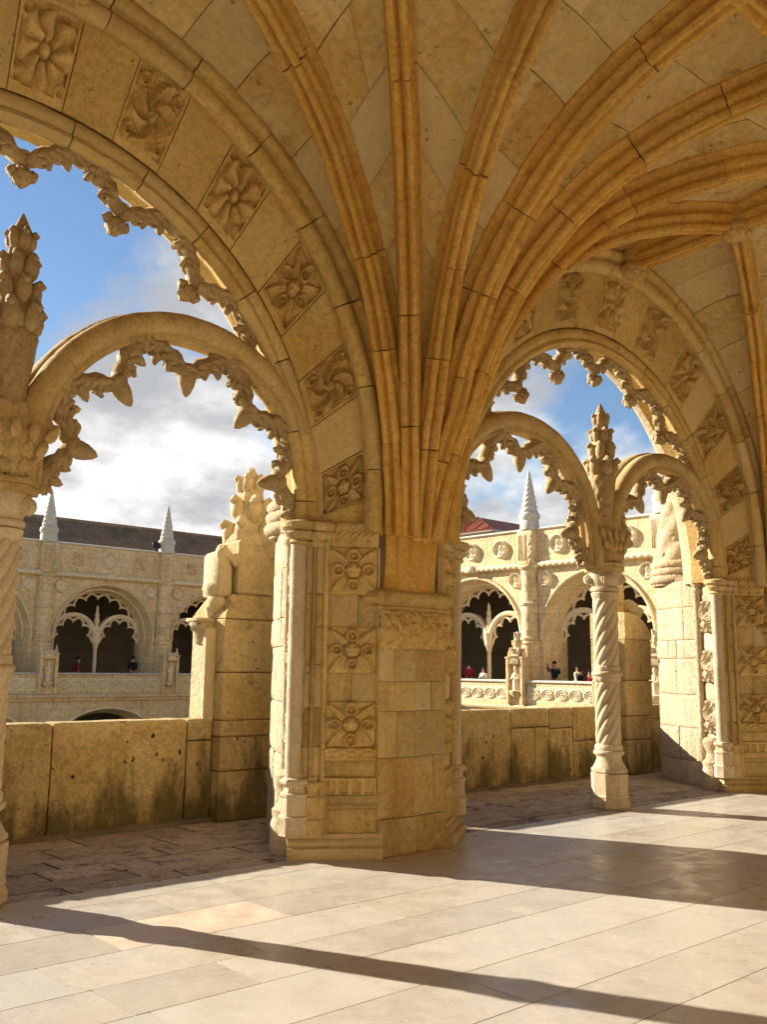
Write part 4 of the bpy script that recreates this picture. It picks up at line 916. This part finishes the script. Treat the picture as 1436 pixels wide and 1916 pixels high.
# ------------------------------------------------------------------ buttress stumps on the parapet line
def build_stump(variant):
    b = empty('buttress_stump', (0, 8.95, 0))
    zs = [0, .51, .86, 1.03, 1.53, 2.10] if variant == 0 else [0, .53, .90, 1.45, 2.10]
    ob('core', MB().add(*cbox(.66, .60, 2.06, .01, (0, 0, 1.03))).mesh('core', 'mortar'), b)
    for i, (z0, z1) in enumerate(zip(zs, zs[1:])):
        V, F = cbox(.74, .66, z1-z0-.01, .015); V = jit(V, .006, i*3+variant, 4)
        ob('block', mk('block', V, F, 'parapet' if i < 2 else 'stump'), b, (0, 0, (z0+z1)/2))
    # slim lit pilaster with a small leaf capital on the courtyard side
    ob('pilaster', MB().add(*cbox(.13, .3, 1.0, .015, (-.425, -.02, 1.5))).mesh('pilaster', 'stump'), b)
    mb = MB().add(*cbox(.26, .26, .04, .008, (-.45, .0, 2.08))).add(*lathe([(.08, 1.84), (.075, 1.87), (.09, 1.95), (.13, 2.04), (.12, 2.06)], 12, lambda r, z, a: r*(1+.12*np.sin(5*a)), c=(-.45, 0, 0)))
    for j in range(6): mb.add(*ell((-.45+.11*math.cos(j*1.05), .11*math.sin(j*1.05), 2.0), (.03, .03, .045), 6, 5))
    ob('small_capital', mb.mesh('small_capital', 'stump', 50), b)
    if variant == 0:
        R = []
        for z, k in ((2.10, 1.0), (2.13, 1.0), (2.24, .86), (2.36, .72)): R.append(np.array([(x*k+.03*(1-k)*4, y*k, z) for x, y in ((-.37, -.33), (.37, -.33), (.37, .33), (-.37, .33))]))
        V, F = loft(R); ob('weathering', mk('weathering', jit(V, .012, 3, 5), F, 'stump'), b)
        V, F = cbox(.52, .48, .60, .03, (.10, 0, 2.66)); ob('upper_block', mk('upper_block', jit(V, .02, 8, 3), F, 'stump'), b)
        # broken canopy bracket
        mb = MB(); V, F = cbox(.20, .34, .50, .03, (-.29, -.02, 2.58)); mb.add(jit(V, .03, 2, 5), F)
        mb.add(*ell((-.31, -.05, 2.26), (.11, .13, .14), 10, 7, .15, 1)); mb.add(*ell((-.34, -.02, 2.42), (.10, .16, .10), 9, 6, .2, 2)); mb.add(*ell((-.30, -.12, 2.80), (.09, .10, .10), 9, 6, .25, 4)); mb.add(*ell((-.18, -.2, 2.74), (.08, .06, .07), 8, 6, .3, 6))
        mb.add(*lathe([(.02, 2.05), (.06, 2.12), (.09, 2.2), (.06, 2.3)], 9, c=(-.35, -.03, 0)))
        ob('canopy_bracket', mb.mesh('canopy_bracket', 'stump', 50), b)
        mb = MB(); leafspire(mb, 2.95, 3.78, .23, 3, 5, 3); mb.add(*lathe([(.27, 2.93), (.28, 2.98), (.24, 3.05), (.18, 3.1)], 10)); mb.add(*ell((.0, 0, 3.74), (.07, .07, .10), 9, 6, .2, 1))
        V = jit(np.concatenate(mb.V), .012, 5, 7); ob('pinnacle', mk('pinnacle', V, mb.F, 'stump', 60), b, (.12, 0, 0))
    else:
        mb = MB(); R = []
        for i in range(9):
            a = i/8*math.pi/2; R.append(np.array([(.37*math.cos(a)*1.0 if False else x, y, 2.10+.42*math.sin(a)) for x, y in ((-.37, -.33), (-.37+.74*max(.08, math.cos(a)), -.33), (-.37+.74*max(.08, math.cos(a)), .33), (-.37, .33))]))
        V, F = loft(R); ob('rounded_top', mk('rounded_top', V, F, 'stump', 30), b)
        V, F = lathe([(.24, 2.05), (.23, 2.7), (.22, 3.0), (.17, 3.1), (.10, 3.4), (.04, 3.6)], 8, c=(-.12, .1, 0)); ob('shaft', mk('shaft', jit(V, .01, 4, 5), F, 'stump', 30), b)
        mb = MB(); mb.add(*ell((.20, -.05, 2.62), (.14, .14, .13), 12, 8, .12, 1)); mb.add(*ell((.10, -.16, 2.55), (.07, .06, .06), 9, 6, .2, 1)); mb.add(*ell((.13, -.14, 2.66), (.03, .03, .03), 7, 5)); mb.add(*ell((.25, -.16, 2.66), (.03, .03, .03), 7, 5))
        mb.add(*tube(np.array([(.0, -.1, 2.36), (.15, -.08, 2.44), (.35, -.02, 2.50), (.62, .02, 2.60)]), [.09, .11, .11, .07], 9, .15, 2)); mb.add(*tube(np.array([(.05, -.14, 2.42), (.02, -.2, 2.3), (.04, -.22, 2.2)]), [.05, .04, .045], 7, .1))
        ob('gargoyle', mb.mesh('gargoyle', 'stump', 60), b)
    return b
s0 = build_stump(0); s0.location.x = 5.90; tag(s0, 'broken buttress stump with worn leafy pinnacle at end of the two-slab parapet', 'buttress', 'buttress stumps on the parapet')
s1 = build_stump(1); s1.location.x = 13.32; tag(s1, 'round-topped buttress stump with gargoyle head behind the complete twisted column', 'buttress', 'buttress stumps on the parapet')
# ------------------------------------------------------------------ opposite cloister wings
def sweep_x(prof, x0, x1, n=2):
    R = [np.array([(x, y, z) for y, z in prof]) for x in np.linspace(x0, x1, n)]; return loft(R)
def arc(a, b, z0, n, y, lo=None):
    t = np.linspace(0, math.pi, n); P = [(a*math.cos(x), y, z0+b*math.sin(x)) for x in t]; return np.array(P)
WM = {}
def build_wing_meshes():
    hb = BAY/2; n = 41
    # front wall with arch opening (local +y is the courtyard side)
    mb = MB(); A = arc(2.95, 2.95, 3.1, n, -1.0); T = A.copy(); T[:, 0] = np.clip(T[:, 0]*1.25, -hb, hb); T[:, 2] = 6.7
    mb.add(np.vstack([A, T]), [(i, i+1, n+i+1, n+i) for i in range(n-1)])
    for s in (-1, 1):
        V = np.array([(s*2.95, -1, 0), (s*hb, -1, 0), (s*hb, -1, 6.7), (s*2.95, -1, 3.1)]); mb.add(V, [(0, 1, 2, 3) if s < 0 else (3, 2, 1, 0)])
    B = arc(2.62, 2.62, 3.05, n, -2.0); mb.add(np.vstack([A, B]), [(i, n+i, n+i+1, i+1) for i in range(n-1)])
    for s in (-1, 1):
        V = np.array([(s*2.95, -1, 0), (s*2.62, -2, 0), (s*2.62, -2, 3.05), (s*2.95, -1, 3.1)]); mb.add(V, [(0, 1, 2, 3) if s > 0 else (3, 2, 1, 0)])
    C = B.copy(); C[:, 1] = -2.4; mb.add(np.vstack([B, C]), [(i, n+i, n+i+1, i+1) for i in range(n-1)])
    T = C.copy(); T[:, 0] = np.clip(T[:, 0]*1.4, -hb, hb); T[:, 2] = 6.9
    mb.add(np.vstack([C, T]), [(i+1, i, n+i, n+i+1) for i in range(n-1)])
    for s in (-1, 1): mb.add(*cbox(hb-2.62, .4, 3.2, .01, (s*(hb+2.62)/2, -2.2, 1.5)))
    WM['wall'] = mb.mesh('wall', 'far', 30)
    V, F = arch_sweep(0, 1, 49, 3.02, 2.98, 3.1, 2.9, -1.0, [(.10, -.05), (.10, .06), (.06, .10), (.0, .10), (-.05, .07), (-.08, 0), (-.08, -.05)]); WM['archivolt'] = mk('archivolt', V, F, 'far', 40)
    V, F = arch_sweep(0, 1, 49, 2.78, 2.78, 3.07, 2.9, -1.5, [(.06, -.06), (.06, .06), (-.03, .06), (-.06, 0), (-.03, -.06)]); WM['inner_roll'] = mk('inner_roll', V, F, 'far_t', 40)
    P = [(.13, .15), (.13, -.15), (.05, -.17), (-.05, -.15), (-.12, -.08), (-.12, .08), (-.05, .15), (.05, .17)]; R = []
    for q in np.linspace(0, 1, 33):
        p = np.array(P); rr = 1.30+p[:, 0]; R.append(np.stack([rr*math.cos(math.pi*q), p[:, 1], rr*math.sin(math.pi*q)], 1))
    V, F = loft(R); WM['sub'] = mk('tracery_arch', V, F, 'far_t', 40)
    WM['cusp'] = cusp_mesh(1.2, .84, R_(20), .085, 0, 'point', True); WM['cusp2'] = cusp_mesh(2.6, 2.22, R_(10), .085, 0, 'point', True)
    mb = MB().add(*lathe([(.2, 0), (.2, .4), (.14, .5), (.11, .6), (.11, 1.5), (.13, 1.52), (.13, 1.6), (.11, 1.62), (.105, 2.45), (.15, 2.5), (.13, 2.56), (.2, 2.75), (.23, 2.8), (.23, 2.9), (.26, 3.1), (.3, 3.4), (.1, 3.5)], 14))
    mb.add(*lathe([(.1, 3.4), (.16, 3.7), (.12, 3.85), (.17, 4.1), (.10, 4.25), (.14, 4.4), (.07, 4.6), (.09, 4.72), (.02, 4.95)], 10)); WM['column'] = mb.mesh('column', 'far_t', 40)
    # parapet
    WM['parapet'] = MB().add(*cbox(hb*2-.9, .30, 1.0, .02, (0, -.1, .50))).mesh('parapet', 'far')
    V, F = sweep_x([(-.32, 1.0), (.10, 1.0), (.14, 1.03), (.14, 1.07), (.08, 1.11), (-.28, 1.12), (-.32, 1.08)], -hb+.45, hb-.45, 2); WM['coping'] = mk('coping', V, F, 'pin', 30)
    WM['panel'] = tilemesh('scroll_panel', 1.5, .66, 7, .075, 'far_t', 56, 30)
    # string course and ground-floor arcade below
    V, F = sweep_x([(-.3, -.42), (.10, -.40), (.16, -.32), (.12, -.26), (.24, -.20), (.28, -.10), (.20, -.04), (.02, .02), (-.3, .02)], -hb, hb, 2); WM['string'] = mk('string_course', V, F, 'far', 35)
    mb = MB(); A = arc(3.0, 2.1, -2.95, 33, .0); T = A.copy(); T[:, 0] = np.clip(T[:, 0]*1.25, -hb, hb); T[:, 2] = -.38
    mb.add(np.vstack([A, T]), [(i, i+1, 33+i+1, 33+i) for i in range(32)]); B = arc(2.7, 1.85, -2.95, 33, -.8); mb.add(np.vstack([A, B]), [(i, 33+i, 33+i+1, i+1) for i in range(32)])
    B2 = B.copy(); B2[:, 1] = -1.2; mb.add(np.vstack([B, B2]), [(i, 33+i, 33+i+1, i+1) for i in range(32)])
    for s in (-1, 1):
        V = np.array([(s*3.0, 0, -2.95), (s*hb, 0, -2.95), (s*hb, 0, -.38)]); mb.add(V, [(0, 1, 2) if s < 0 else (2, 1, 0)])
        mb.add(*cbox(hb-2.7, 1.2, 3.8, .01, (s*(hb+2.85)/2+s*.07, -.6, -4.75)))
    WM['lower'] = mb.mesh('lower_arcade', 'far', 30)
    V, F = arch_sweep(.0, 1, 41, 3.05, 2.13, -2.95, -3.2, .03, [(.08, -.05), (.08, .05), (.0, .10), (-.05, .05), (-.06, -.05)]); WM['lower_mould'] = mk('lower_moulding', V, F, 'far_t', 40)
    # rope cornice
    R = []
    for i in range(120):
        x = -hb+2*hb*i/119; ps = np.arange(10)/10*2*math.pi; rr = .13*(.8+.35*np.abs(np.sin(x*9+ps))); R.append(np.stack([np.full(10, x), -.78+rr*np.cos(ps), 6.50+rr*np.sin(ps)], 1))
    WM['rope'] = MB().add(*loft(R)).add(*cbox(.5, .4, .34, .06, (0, -.74, 6.52))).mesh('rope_cornice', 'far_t', 60)
    mb = MB().add(*cbox(hb*2, .5, 1.56, .02, (0, -1.12, 7.40))); WM['upper'] = mb.mesh('upper_parapet', 'far')
    V, F = sweep_x([(-1.45, 8.16), (-.82, 8.16), (-.76, 8.2), (-.78, 8.27), (-.9, 8.3), (-1.4, 8.3)], -hb, hb, 2); WM['ucop'] = mk('upper_coping', V, F, 'pin', 30)
    def disc(r, amp):
        def pos(U, V): return np.stack([U*r, 0*U, V*r], -1)
        V, F = patch(pos, 26, 26, lambda U, V: amp*relief(6, U, V)*(np.hypot(U, V) < 1), .02); return mk('medallion', V, F, 'far_t', 60)
    WM['med'] = disc(.46, .17); WM['shield'] = tilemesh('shield', .55, .75, 2, .12, 'far', 26)
    # buttress with rings, niche stump, pinnacle
    def bump(r, z, a): return r*(1+.035*np.sin(6*a+9*z)+.03*np.sin(11*a-13*z+1))
    pr = [(.46, -.1), (.46, 2.75), (.54, 2.80), (.54, 2.86), (.49, 2.92), (.54, 2.98), (.54, 3.06), (.45, 3.12)]+[(.44, z) for z in np.linspace(3.2, 4.55, 14)]+[(.52, 4.60), (.52, 4.70), (.43, 4.76)]+[(.42, z) for z in np.linspace(4.85, 6.25, 14)]+[(.5, 6.3), (.55, 6.42), (.5, 6.5)]
    mb = MB(); rings = []
    for r, z in pr:
        a = np.arange(24)/24*2*math.pi; rr = bump(r, z, a) if z > 3.15 else np.full(24, r); rings.append(np.stack([rr*np.cos(a), -.95+rr*np.sin(a), np.full(24, z)], 1))
    mb.add(*loft(rings)); mb.add(*cbox(.98, .7, 1.66, .04, (0, -.9, 7.35)))
    for j in range(5): mb.add(*cbox(.07, .04, 1.2, .01, (-.02+.1*j, -.535, 7.35)))
    for j in range(7): mb.add(*ell((-.34+.05*math.sin(j*2), -.55, 6.7+.2*j), (.13, .07, .13), 8, 6, .3, j))
    WM['buttress'] = mb.mesh('buttress', 'far', 45)
    mb = MB()
    for s in (-1, 1): mb.add(*cbox(.16, .5, 2.1, .02, (s*.42, .02, 1.05))).add(*cbox(.22, .56, .1, .02, (s*.42, .02, 2.12))).add(*lathe([(.08, 2.15), (.1, 2.3), (.05, 2.45), (.02, 2.6)], 8, c=(s*.42, .05, 0)))
    mb.add(*cbox(.72, .3, 2.1, .01, (0, -.1, 1.0))).add(*lathe([(.16, .35), (.3, .5), (.32, .62), (.2, .66)], 10, c=(0, .12, 0)))
    mb.add(*lathe([(.22, 1.80), (.36, 1.86), (.34, 2.0), (.3, 2.1), (.34, 2.2), (.22, 2.3)], 10, lambda r, z, a: r*(1+.08*np.cos(5*a)), c=(0, .1, 0)))
    WM['niche'] = mb.mesh('niche', 'far', 35)
    rings = []
    for z, rx, ry in ((.64, .15, .13), (.8, .17, .14), (1.0, .14, .12), (1.15, .15, .12), (1.3, .17, .12), (1.40, .16, .11), (1.46, .07, .07), (1.52, .06, .06), (1.58, .085, .09), (1.66, .09, .1), (1.74, .06, .07), (1.77, .02, .02)):
        a = np.arange(14)/14*2*math.pi; k = 1+.08*np.sin(5*a+6*z)*(z < 1.3); rings.append(np.stack([rx*k*np.cos(a), .14+ry*k*np.sin(a), np.full(14, z)], 1))
    mb = MB().add(*loft(rings)); mb.add(*tube(np.array([(-.14, .16, 1.36), (-.19, .2, 1.18), (-.04, .29, 1.12)]), [.06, .055, .04], 7)); mb.add(*tube(np.array([(.14, .16, 1.36), (.2, .2, 1.16), (.08, .28, 1.2)]), [.06, .055, .04], 7)); WM['statue'] = mb.mesh('statue', 'far_t', 60)
    mb = MB(); leafspire(mb, 2.25, 3.35, .24, 3, 5); WM['nspire'] = mb.mesh('canopy_spire', 'far', 60)
    rings = []
    for r, z in ((.46, 8.2), (.46, 8.62), (.42, 8.66), (.44, 8.72), (.5, 8.82), (.48, 8.98), (.42, 9.05), (.36, 9.08)):
        a = np.arange(32)/32*2*math.pi; k = 1+.04*np.abs(np.sin(8*a))*(8.7 < z < 9.0); rings.append(np.stack([r*k*np.cos(a), -.95+r*k*np.sin(a), np.full(32, z)], 1))
    mb = MB().add(*loft(rings)); rings = []
    for i in range(60):
        t = i/59; r = .36*(1-t)**.9+.035; a = np.arange(32)/32*2*math.pi; k = 1+.13*np.abs(np.cos(2.5*(a-10*t)))-.05; rings.append(np.stack([r*k*np.cos(a), -.95+r*k*np.sin(a), np.full(32, 9.07+2.05*t)], 1))
    mb.add(*loft(rings)); WM['pinnacle'] = mb.mesh('pinnacle', 'pin', 50)
build_wing_meshes()
def wing(loc, rz, x0, nb, label, spires):
    w = empty('cloister_wing', loc, rz); tag(w, label, 'building')
    for k in range(nb):
        x = x0+BAY*k
        for nm, key in (('wall', 'wall'), ('archivolt', 'archivolt'), ('arch_moulding', 'inner_roll'), ('parapet', 'parapet'), ('coping', 'coping'), ('string_course', 'string'), ('lower_arcade', 'lower'), ('lower_moulding', 'lower_mould'), ('rope_cornice', 'rope'), ('upper_parapet', 'upper'), ('upper_coping', 'ucop')):
            ob(nm, WM[key], w, (x, 0, 0))
        ob('column', WM['column'], w, (x, -2.1, 0))
        for s in (-1, 1):
            t = ob('tracery_arch', WM['sub'], w, (x+s*1.42, -2.1, 3.05))
            for d in (-80, -40, 0, 40, 80): ob('cusp', WM['cusp'], t, (0, 0, 0), (0, R_(d), 0))
        a = ob('inner_arch', MB().add(*arch_sweep(0, 1, 33, 2.66, 2.66, 3.05, 2.9, 0, [(.08, -.1), (.08, .1), (-.05, .1), (-.05, -.1)])).mesh('inner_arch', 'far_t', 40), w, (x, -2.1, 0))
        for d in (-57, -38, -19, 0, 19, 38, 57): ob('cusp', WM['cusp2'], a, (0, 0, 3.05), (0, R_(d), 0))
        for j in range(4): ob('scroll_panel', WM['panel'], w, (x-2.32+1.545*j, .055, .50), (0, 0, math.pi))
        for xx in (-1.9, 0, 1.9): ob('medallion' if xx == 0 or rz > 2 or True else 'shield', WM['med'] if xx == 0 else WM['shield'] if rz > 2 else WM['med'], w, (x+xx, -.86, 7.42), (0, 0, math.pi))
        for s in (-1, 1): ob('medallion', WM['med'], w, (x+s*2.75, -.985, 5.85), (0, 0, math.pi), (.85, 1, .85))
    for k in range(nb+1):
        x = x0+BAY*(k-.5); ob('buttress', WM['buttress'], w, (x, 0, 0)); ob('pinnacle', WM['pinnacle'], w, (x, 0, 0))
        nn = ob('niche', WM['niche'], w, (x, .05, 0)); ob('statue', WM['statue'], nn)
        if spires: ob('canopy_spire', WM['nspire'], nn)
    xa, xb = x0-BAY/2, x0+BAY*(nb-.5); L_ = xb-xa; xm = (xa+xb)/2
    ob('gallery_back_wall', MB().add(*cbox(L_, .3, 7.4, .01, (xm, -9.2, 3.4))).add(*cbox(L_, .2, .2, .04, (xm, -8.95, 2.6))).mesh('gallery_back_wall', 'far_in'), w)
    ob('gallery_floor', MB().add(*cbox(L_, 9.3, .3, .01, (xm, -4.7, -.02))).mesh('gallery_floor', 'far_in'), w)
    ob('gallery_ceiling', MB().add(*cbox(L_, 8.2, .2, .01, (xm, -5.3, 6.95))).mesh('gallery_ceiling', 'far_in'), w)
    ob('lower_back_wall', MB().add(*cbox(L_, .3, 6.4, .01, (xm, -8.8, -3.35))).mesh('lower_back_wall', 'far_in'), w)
    mb = MB()
    for k in range(nb+1):
        for d in (-50, -25, 0, 25, 50):
            pts = []
            for t in np.linspace(0, 1, 9):
                s, z = np.interp(t*3.8, CURVE[:, 0], CURVE[:, 0]), np.interp(.25+t*3.6, CURVE[:, 0], CURVE[:, 1]); s = .25+t*3.6
                pts.append((x0+BAY*(k-.5)+s*math.sin(R_(d)), -2.4-s*math.cos(R_(d)), z+.15))
            mb.add(*tube(np.array(pts), .10, 6))
    ob('vault_ribs', mb.mesh('vault_ribs', 'far_in', 60), w)['kind'] = 'stuff'
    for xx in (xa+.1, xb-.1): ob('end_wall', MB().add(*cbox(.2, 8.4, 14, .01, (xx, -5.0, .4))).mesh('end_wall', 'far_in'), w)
    return w
# far wing runs along x at y = 50, local x is mirrored
wA = wing((24.68, 50, 0), math.pi, -BAY*1, 3, 'shaded cloister wing with dark tiled roof across the courtyard', False)
wB = wing((34.5, 25.13, 0), math.pi/2, -BAY*1, 4, 'sunlit cloister wing with niche statues, its parapet carved with scrolls', True)
# dark tiled roof behind the shaded wing, ribs of half-round tiles
roof = MB(); r2 = random.Random(3)
z0, z1, y0, y1 = 7.9, 10.62, -3.2, -8.2
for i in range(120):
    x = -17+i*.27; pts = [(x+.0, y0+(y1-y0)*t, z0+(z1-z0)*t+.03*math.sin(i*1.7)*0+r2.uniform(-.012, .012)) for t in np.linspace(0, 1, 12)]
    R = []
    for j, p in enumerate(pts):
        for q in (0, 1):
            a = np.linspace(0, math.pi, 5); r = .105-.018*q
            pp = p if q == 0 or j == 11 else (p[0], p[1]+(pts[j+1][1]-p[1])*.96, p[2]+(pts[j+1][2]-p[2])*.96)
            R.append(np.stack([pp[0]+r*np.cos(a), np.full(5, pp[1]), pp[2]+r*np.sin(a)], 1))
    roof.add(*loft(R, closed=False))
tag(ob('roof_tiles', roof.mesh('roof_tiles', 'roof', 40), wA), kind='stuff')
ob('roof', MB().add([(-17.2, y0, z0), (15.6, y0, z0), (15.6, y1, z1), (-17.2, y1, z1), (-17.2, y1-4, z0), (15.6, y1-4, z0)], [(3, 2, 1, 0), (5, 2, 3, 4)]).add(*tube(np.array([(-17.2, y1, z1+.05), (0, y1+.001, z1+.05), (15.6, y1, z1+.05)]), .14, 8)).mesh('roof', 'roof'), wA)
# flood lamp on the shaded wing's parapet
fl = empty('flood_lamp', (27.62, 50.95, 8.3)); tag(fl, 'small round flood lamp on the shaded wing parapet beside a pinnacle', 'lamp')
ob('housing', MB().add(*[*lathe([(.05, -.16), (.2, -.12), (.27, 0), (.27, .06), (.22, .08)], 16)]).mesh('housing', 'black', 40), fl, (0, 0, .34), (R_(70), 0, 0)); ob('stand', MB().add(*lathe([(.14, 0), (.14, .04), (.04, .06), (.04, .3)], 10)).mesh('stand', 'black', 40), fl)
# little house with a red tiled roof behind the sunlit wing
h = empty('tiled_house', (49, 42.2, -7.15)); tag(h, 'pink house with red tiled hip roof peeping over the sunlit wing', 'house')
ob('wall', MB().add(*cbox(8, 5.2, 17.55, .02, (0, 0, 8.78))).mesh('wall', 'pink'), h)
V = [(-4.4, -3, 17.45), (4.4, -3, 17.45), (4.4, 3, 17.45), (-4.4, 3, 17.45), (-2.4, 0, 18.75), (2.4, 0, 18.75)]
rfh = ob('roof', mk('roof', V, [(0, 1, 5, 4), (1, 2, 5), (2, 3, 4, 5), (3, 0, 4), (3, 2, 1, 0)], 'redroof'), h)
mb = MB()
for i in range(21):
    y = -2.8+i*.28; t = 1-abs(y)/3; e = np.array([(-4.4, y, 17.48), (-4.4+2.0*t, y*.999, 17.48+1.27*t)]); mb.add(*tube(np.linspace(e[0], e[1], 3), .07, 6))
tag(ob('roof_tiles', mb.mesh('roof_tiles', 'redroof', 60), rfh), kind='stuff')
ob('eaves', MB().add(*cbox(8.7, 5.9, .16, .03, (0, 0, 17.42))).mesh('eaves', 'pin'), h)
# ------------------------------------------------------------------ people
SKIN = plain('skin', (.42, .25, .17), .6)
def skinmesh(name, pts, edges, rad, m, root=0, sub=1):
    me = bpy.data.meshes.new(name); me.from_pydata(pts, edges, []); me.materials.append(m)
    o = bpy.data.objects.new(name, me); COL.objects.link(o)
    sk = o.modifiers.new('skin', 'SKIN'); sk.use_smooth_shade = True
    for i, r in enumerate(rad):
        v = me.skin_vertices[0].data[i]; v.radius = (r, r*.8) if isinstance(r, float) else r; v.use_root = i == root
    sb = o.modifiers.new('sub', 'SUBSURF'); sb.levels = sub; sb.render_levels = sub
    return o
def person(loc, rz, label, top, bottom, hair, arms, h=1.74, long_hair=False, bag=None):
    k = h/1.74; p = empty('person', loc, rz); tag(p, label, 'person', 'visitors in the far galleries'); p.scale = (k, k, k)
    # faces -y; arms = ((elbow, hand) left, (elbow, hand) right)
    (el, hl), (er, hr) = arms
    pts = [(0, 0, .95), (0, 0, 1.15), (0, 0, 1.36), (0, -.01, 1.50), (0, -.02, 1.60), (0, -.02, 1.70),
           (.17, 0, 1.40), el, hl, (-.17, 0, 1.40), er, hr, (.10, 0, .88), (.11, -.01, .48), (.11, .02, .08), (.12, -.14, .04), (-.10, 0, .88), (-.11, -.01, .48), (-.11, .02, .08), (-.12, -.14, .04)]
    ed = [(0, 1), (1, 2), (2, 3), (3, 4), (4, 5), (2, 6), (6, 7), (7, 8), (2, 9), (9, 10), (10, 11), (0, 12), (12, 13), (13, 14), (14, 15), (0, 16), (16, 17), (17, 18), (18, 19)]
    rad = [(.15, .11), (.14, .10), (.15, .10), (.055, .055), (.085, .10), (.07, .085), .065, .045, .04, .065, .045, .04, .085, .06, .045, .04, .085, .06, .045, .04]
    b = skinmesh('body', pts, ed, rad, SKIN); b.parent = p
    sp = [(0, 0, .92), (0, 0, 1.15), (0, 0, 1.36), (0, 0, 1.45), (.18, 0, 1.40), el, tuple(np.array(el)*.35+np.array(hl)*.65), (-.18, 0, 1.40), er, tuple(np.array(er)*.35+np.array(hr)*.65)]
    s = skinmesh('top', sp, [(0, 1), (1, 2), (2, 3), (2, 4), (4, 5), (5, 6), (2, 7), (7, 8), (8, 9)], [(.18, .14), (.17, .13), (.185, .13), (.075, .075), .085, .065, .055, .085, .065, .055], top); s.parent = p
    t = skinmesh('trousers', [(0, 0, .98), (.10, 0, .86), (.11, -.01, .48), (.11, .02, .10), (-.10, 0, .86), (-.11, -.01, .48), (-.11, .02, .10)], [(0, 1), (1, 2), (2, 3), (0, 4), (4, 5), (5, 6)], [(.165, .13), .10, .075, .065, .10, .075, .065], bottom); t.parent = p
    mb = MB().add(*ell((0, .012, 1.685), (.092, .108, .10), 12, 8))
    if long_hair: mb.add(*ell((0, .06, 1.53), (.10, .06, .19), 10, 8))
    ob('hair', mb.mesh('hair', hair, 60), p)
    f = MB().add(*ell((0, -.118, 1.625), (.014, .022, .022), 7, 5)); ob('nose', f.mesh('nose', SKIN, 60), p)
    if bag: ob('backpack', MB().add(*cbox(.30, .18, .42, .05, (0, .20, 1.2))).add(*cbox(.22, .06, .2, .03, (0, .31, 1.12))).mesh('backpack', bag, 40), p)
    return p
def cm(n, c): return plain('cloth_'+n, c, .85, .2)
REST = (((.24, .03, 1.13), (.22, -.08, .90)), ((-.24, .03, 1.13), (-.22, -.08, .90)))
LEAN = (((.26, -.02, 1.15), (.14, -.26, 1.10)), ((-.26, -.02, 1.15), (-.14, -.26, 1.10)))
PHOTO = (((.24, -.10, 1.22), (.10, -.30, 1.50)), ((-.26, -.08, 1.24), (-.24, -.28, 1.66)))
PHONE = (((.24, -.06, 1.15), (.06, -.24, 1.30)), ((-.24, -.06, 1.15), (-.06, -.24, 1.30)))
bl_, dk_, br_ = cm('blond', (.38, .25, .12)), cm('dark_hair', (.02, .015, .012)), cm('brown_hair', (.05, .03, .02))
navy = cm('navy', (.02, .025, .05)); blk = cm('black', (.012, .012, .014)); jean = cm('denim', (.04, .06, .11)); red = cm('red', (.30, .03, .025)); mar = cm('maroon', (.20, .012, .03)); wht = cm('white', (.6, .58, .54)); yel = cm('cream', (.5, .45, .28)); rust = cm('rust', (.22, .045, .03))
ZF = .13
person((23.75, 52.2, ZF), R_(70), 'person in rust-red jacket with red backpack walking in shaded wing', rust, jean, dk_, REST, 1.84, bag=red)
person((26.85, 51.6, ZF), R_(185), 'person in dark T-shirt with back turned in shaded wing', blk, jean, dk_, LEAN, 1.92)
person((35.7, 33.75, ZF), R_(-70), 'person with long fair hair and dark printed top at scroll parapet', blk, jean, bl_, LEAN, 1.70, True)
person((35.75, 33.05, ZF), R_(150), 'person in maroon sweater leaning on scroll parapet', mar, jean, dk_, LEAN, 1.76)
person((35.8, 32.1, ZF), R_(-80), 'short person in white top with dark jacket beside niche statue', wht, blk, br_, PHONE, 1.52)
person((36.0, 27.85, ZF), R_(-60), 'person in dark clothes holding a phone up in the sunlit wing', navy, blk, dk_, PHOTO, 1.84)
person((35.9, 26.45, ZF), R_(-100), 'person in cream top and dark hair behind the scroll parapet', yel, blk, dk_, REST, 1.66, True)
person((35.6, 26.1, ZF), R_(60), 'person in black jacket close beside the cream-top visitor', blk, blk, br_, LEAN, 1.50)
person((35.6, 25.6, ZF), R_(-90), 'person in bright red jacket half hidden behind the complete twisted column', red, jean, dk_, LEAN, 1.45)
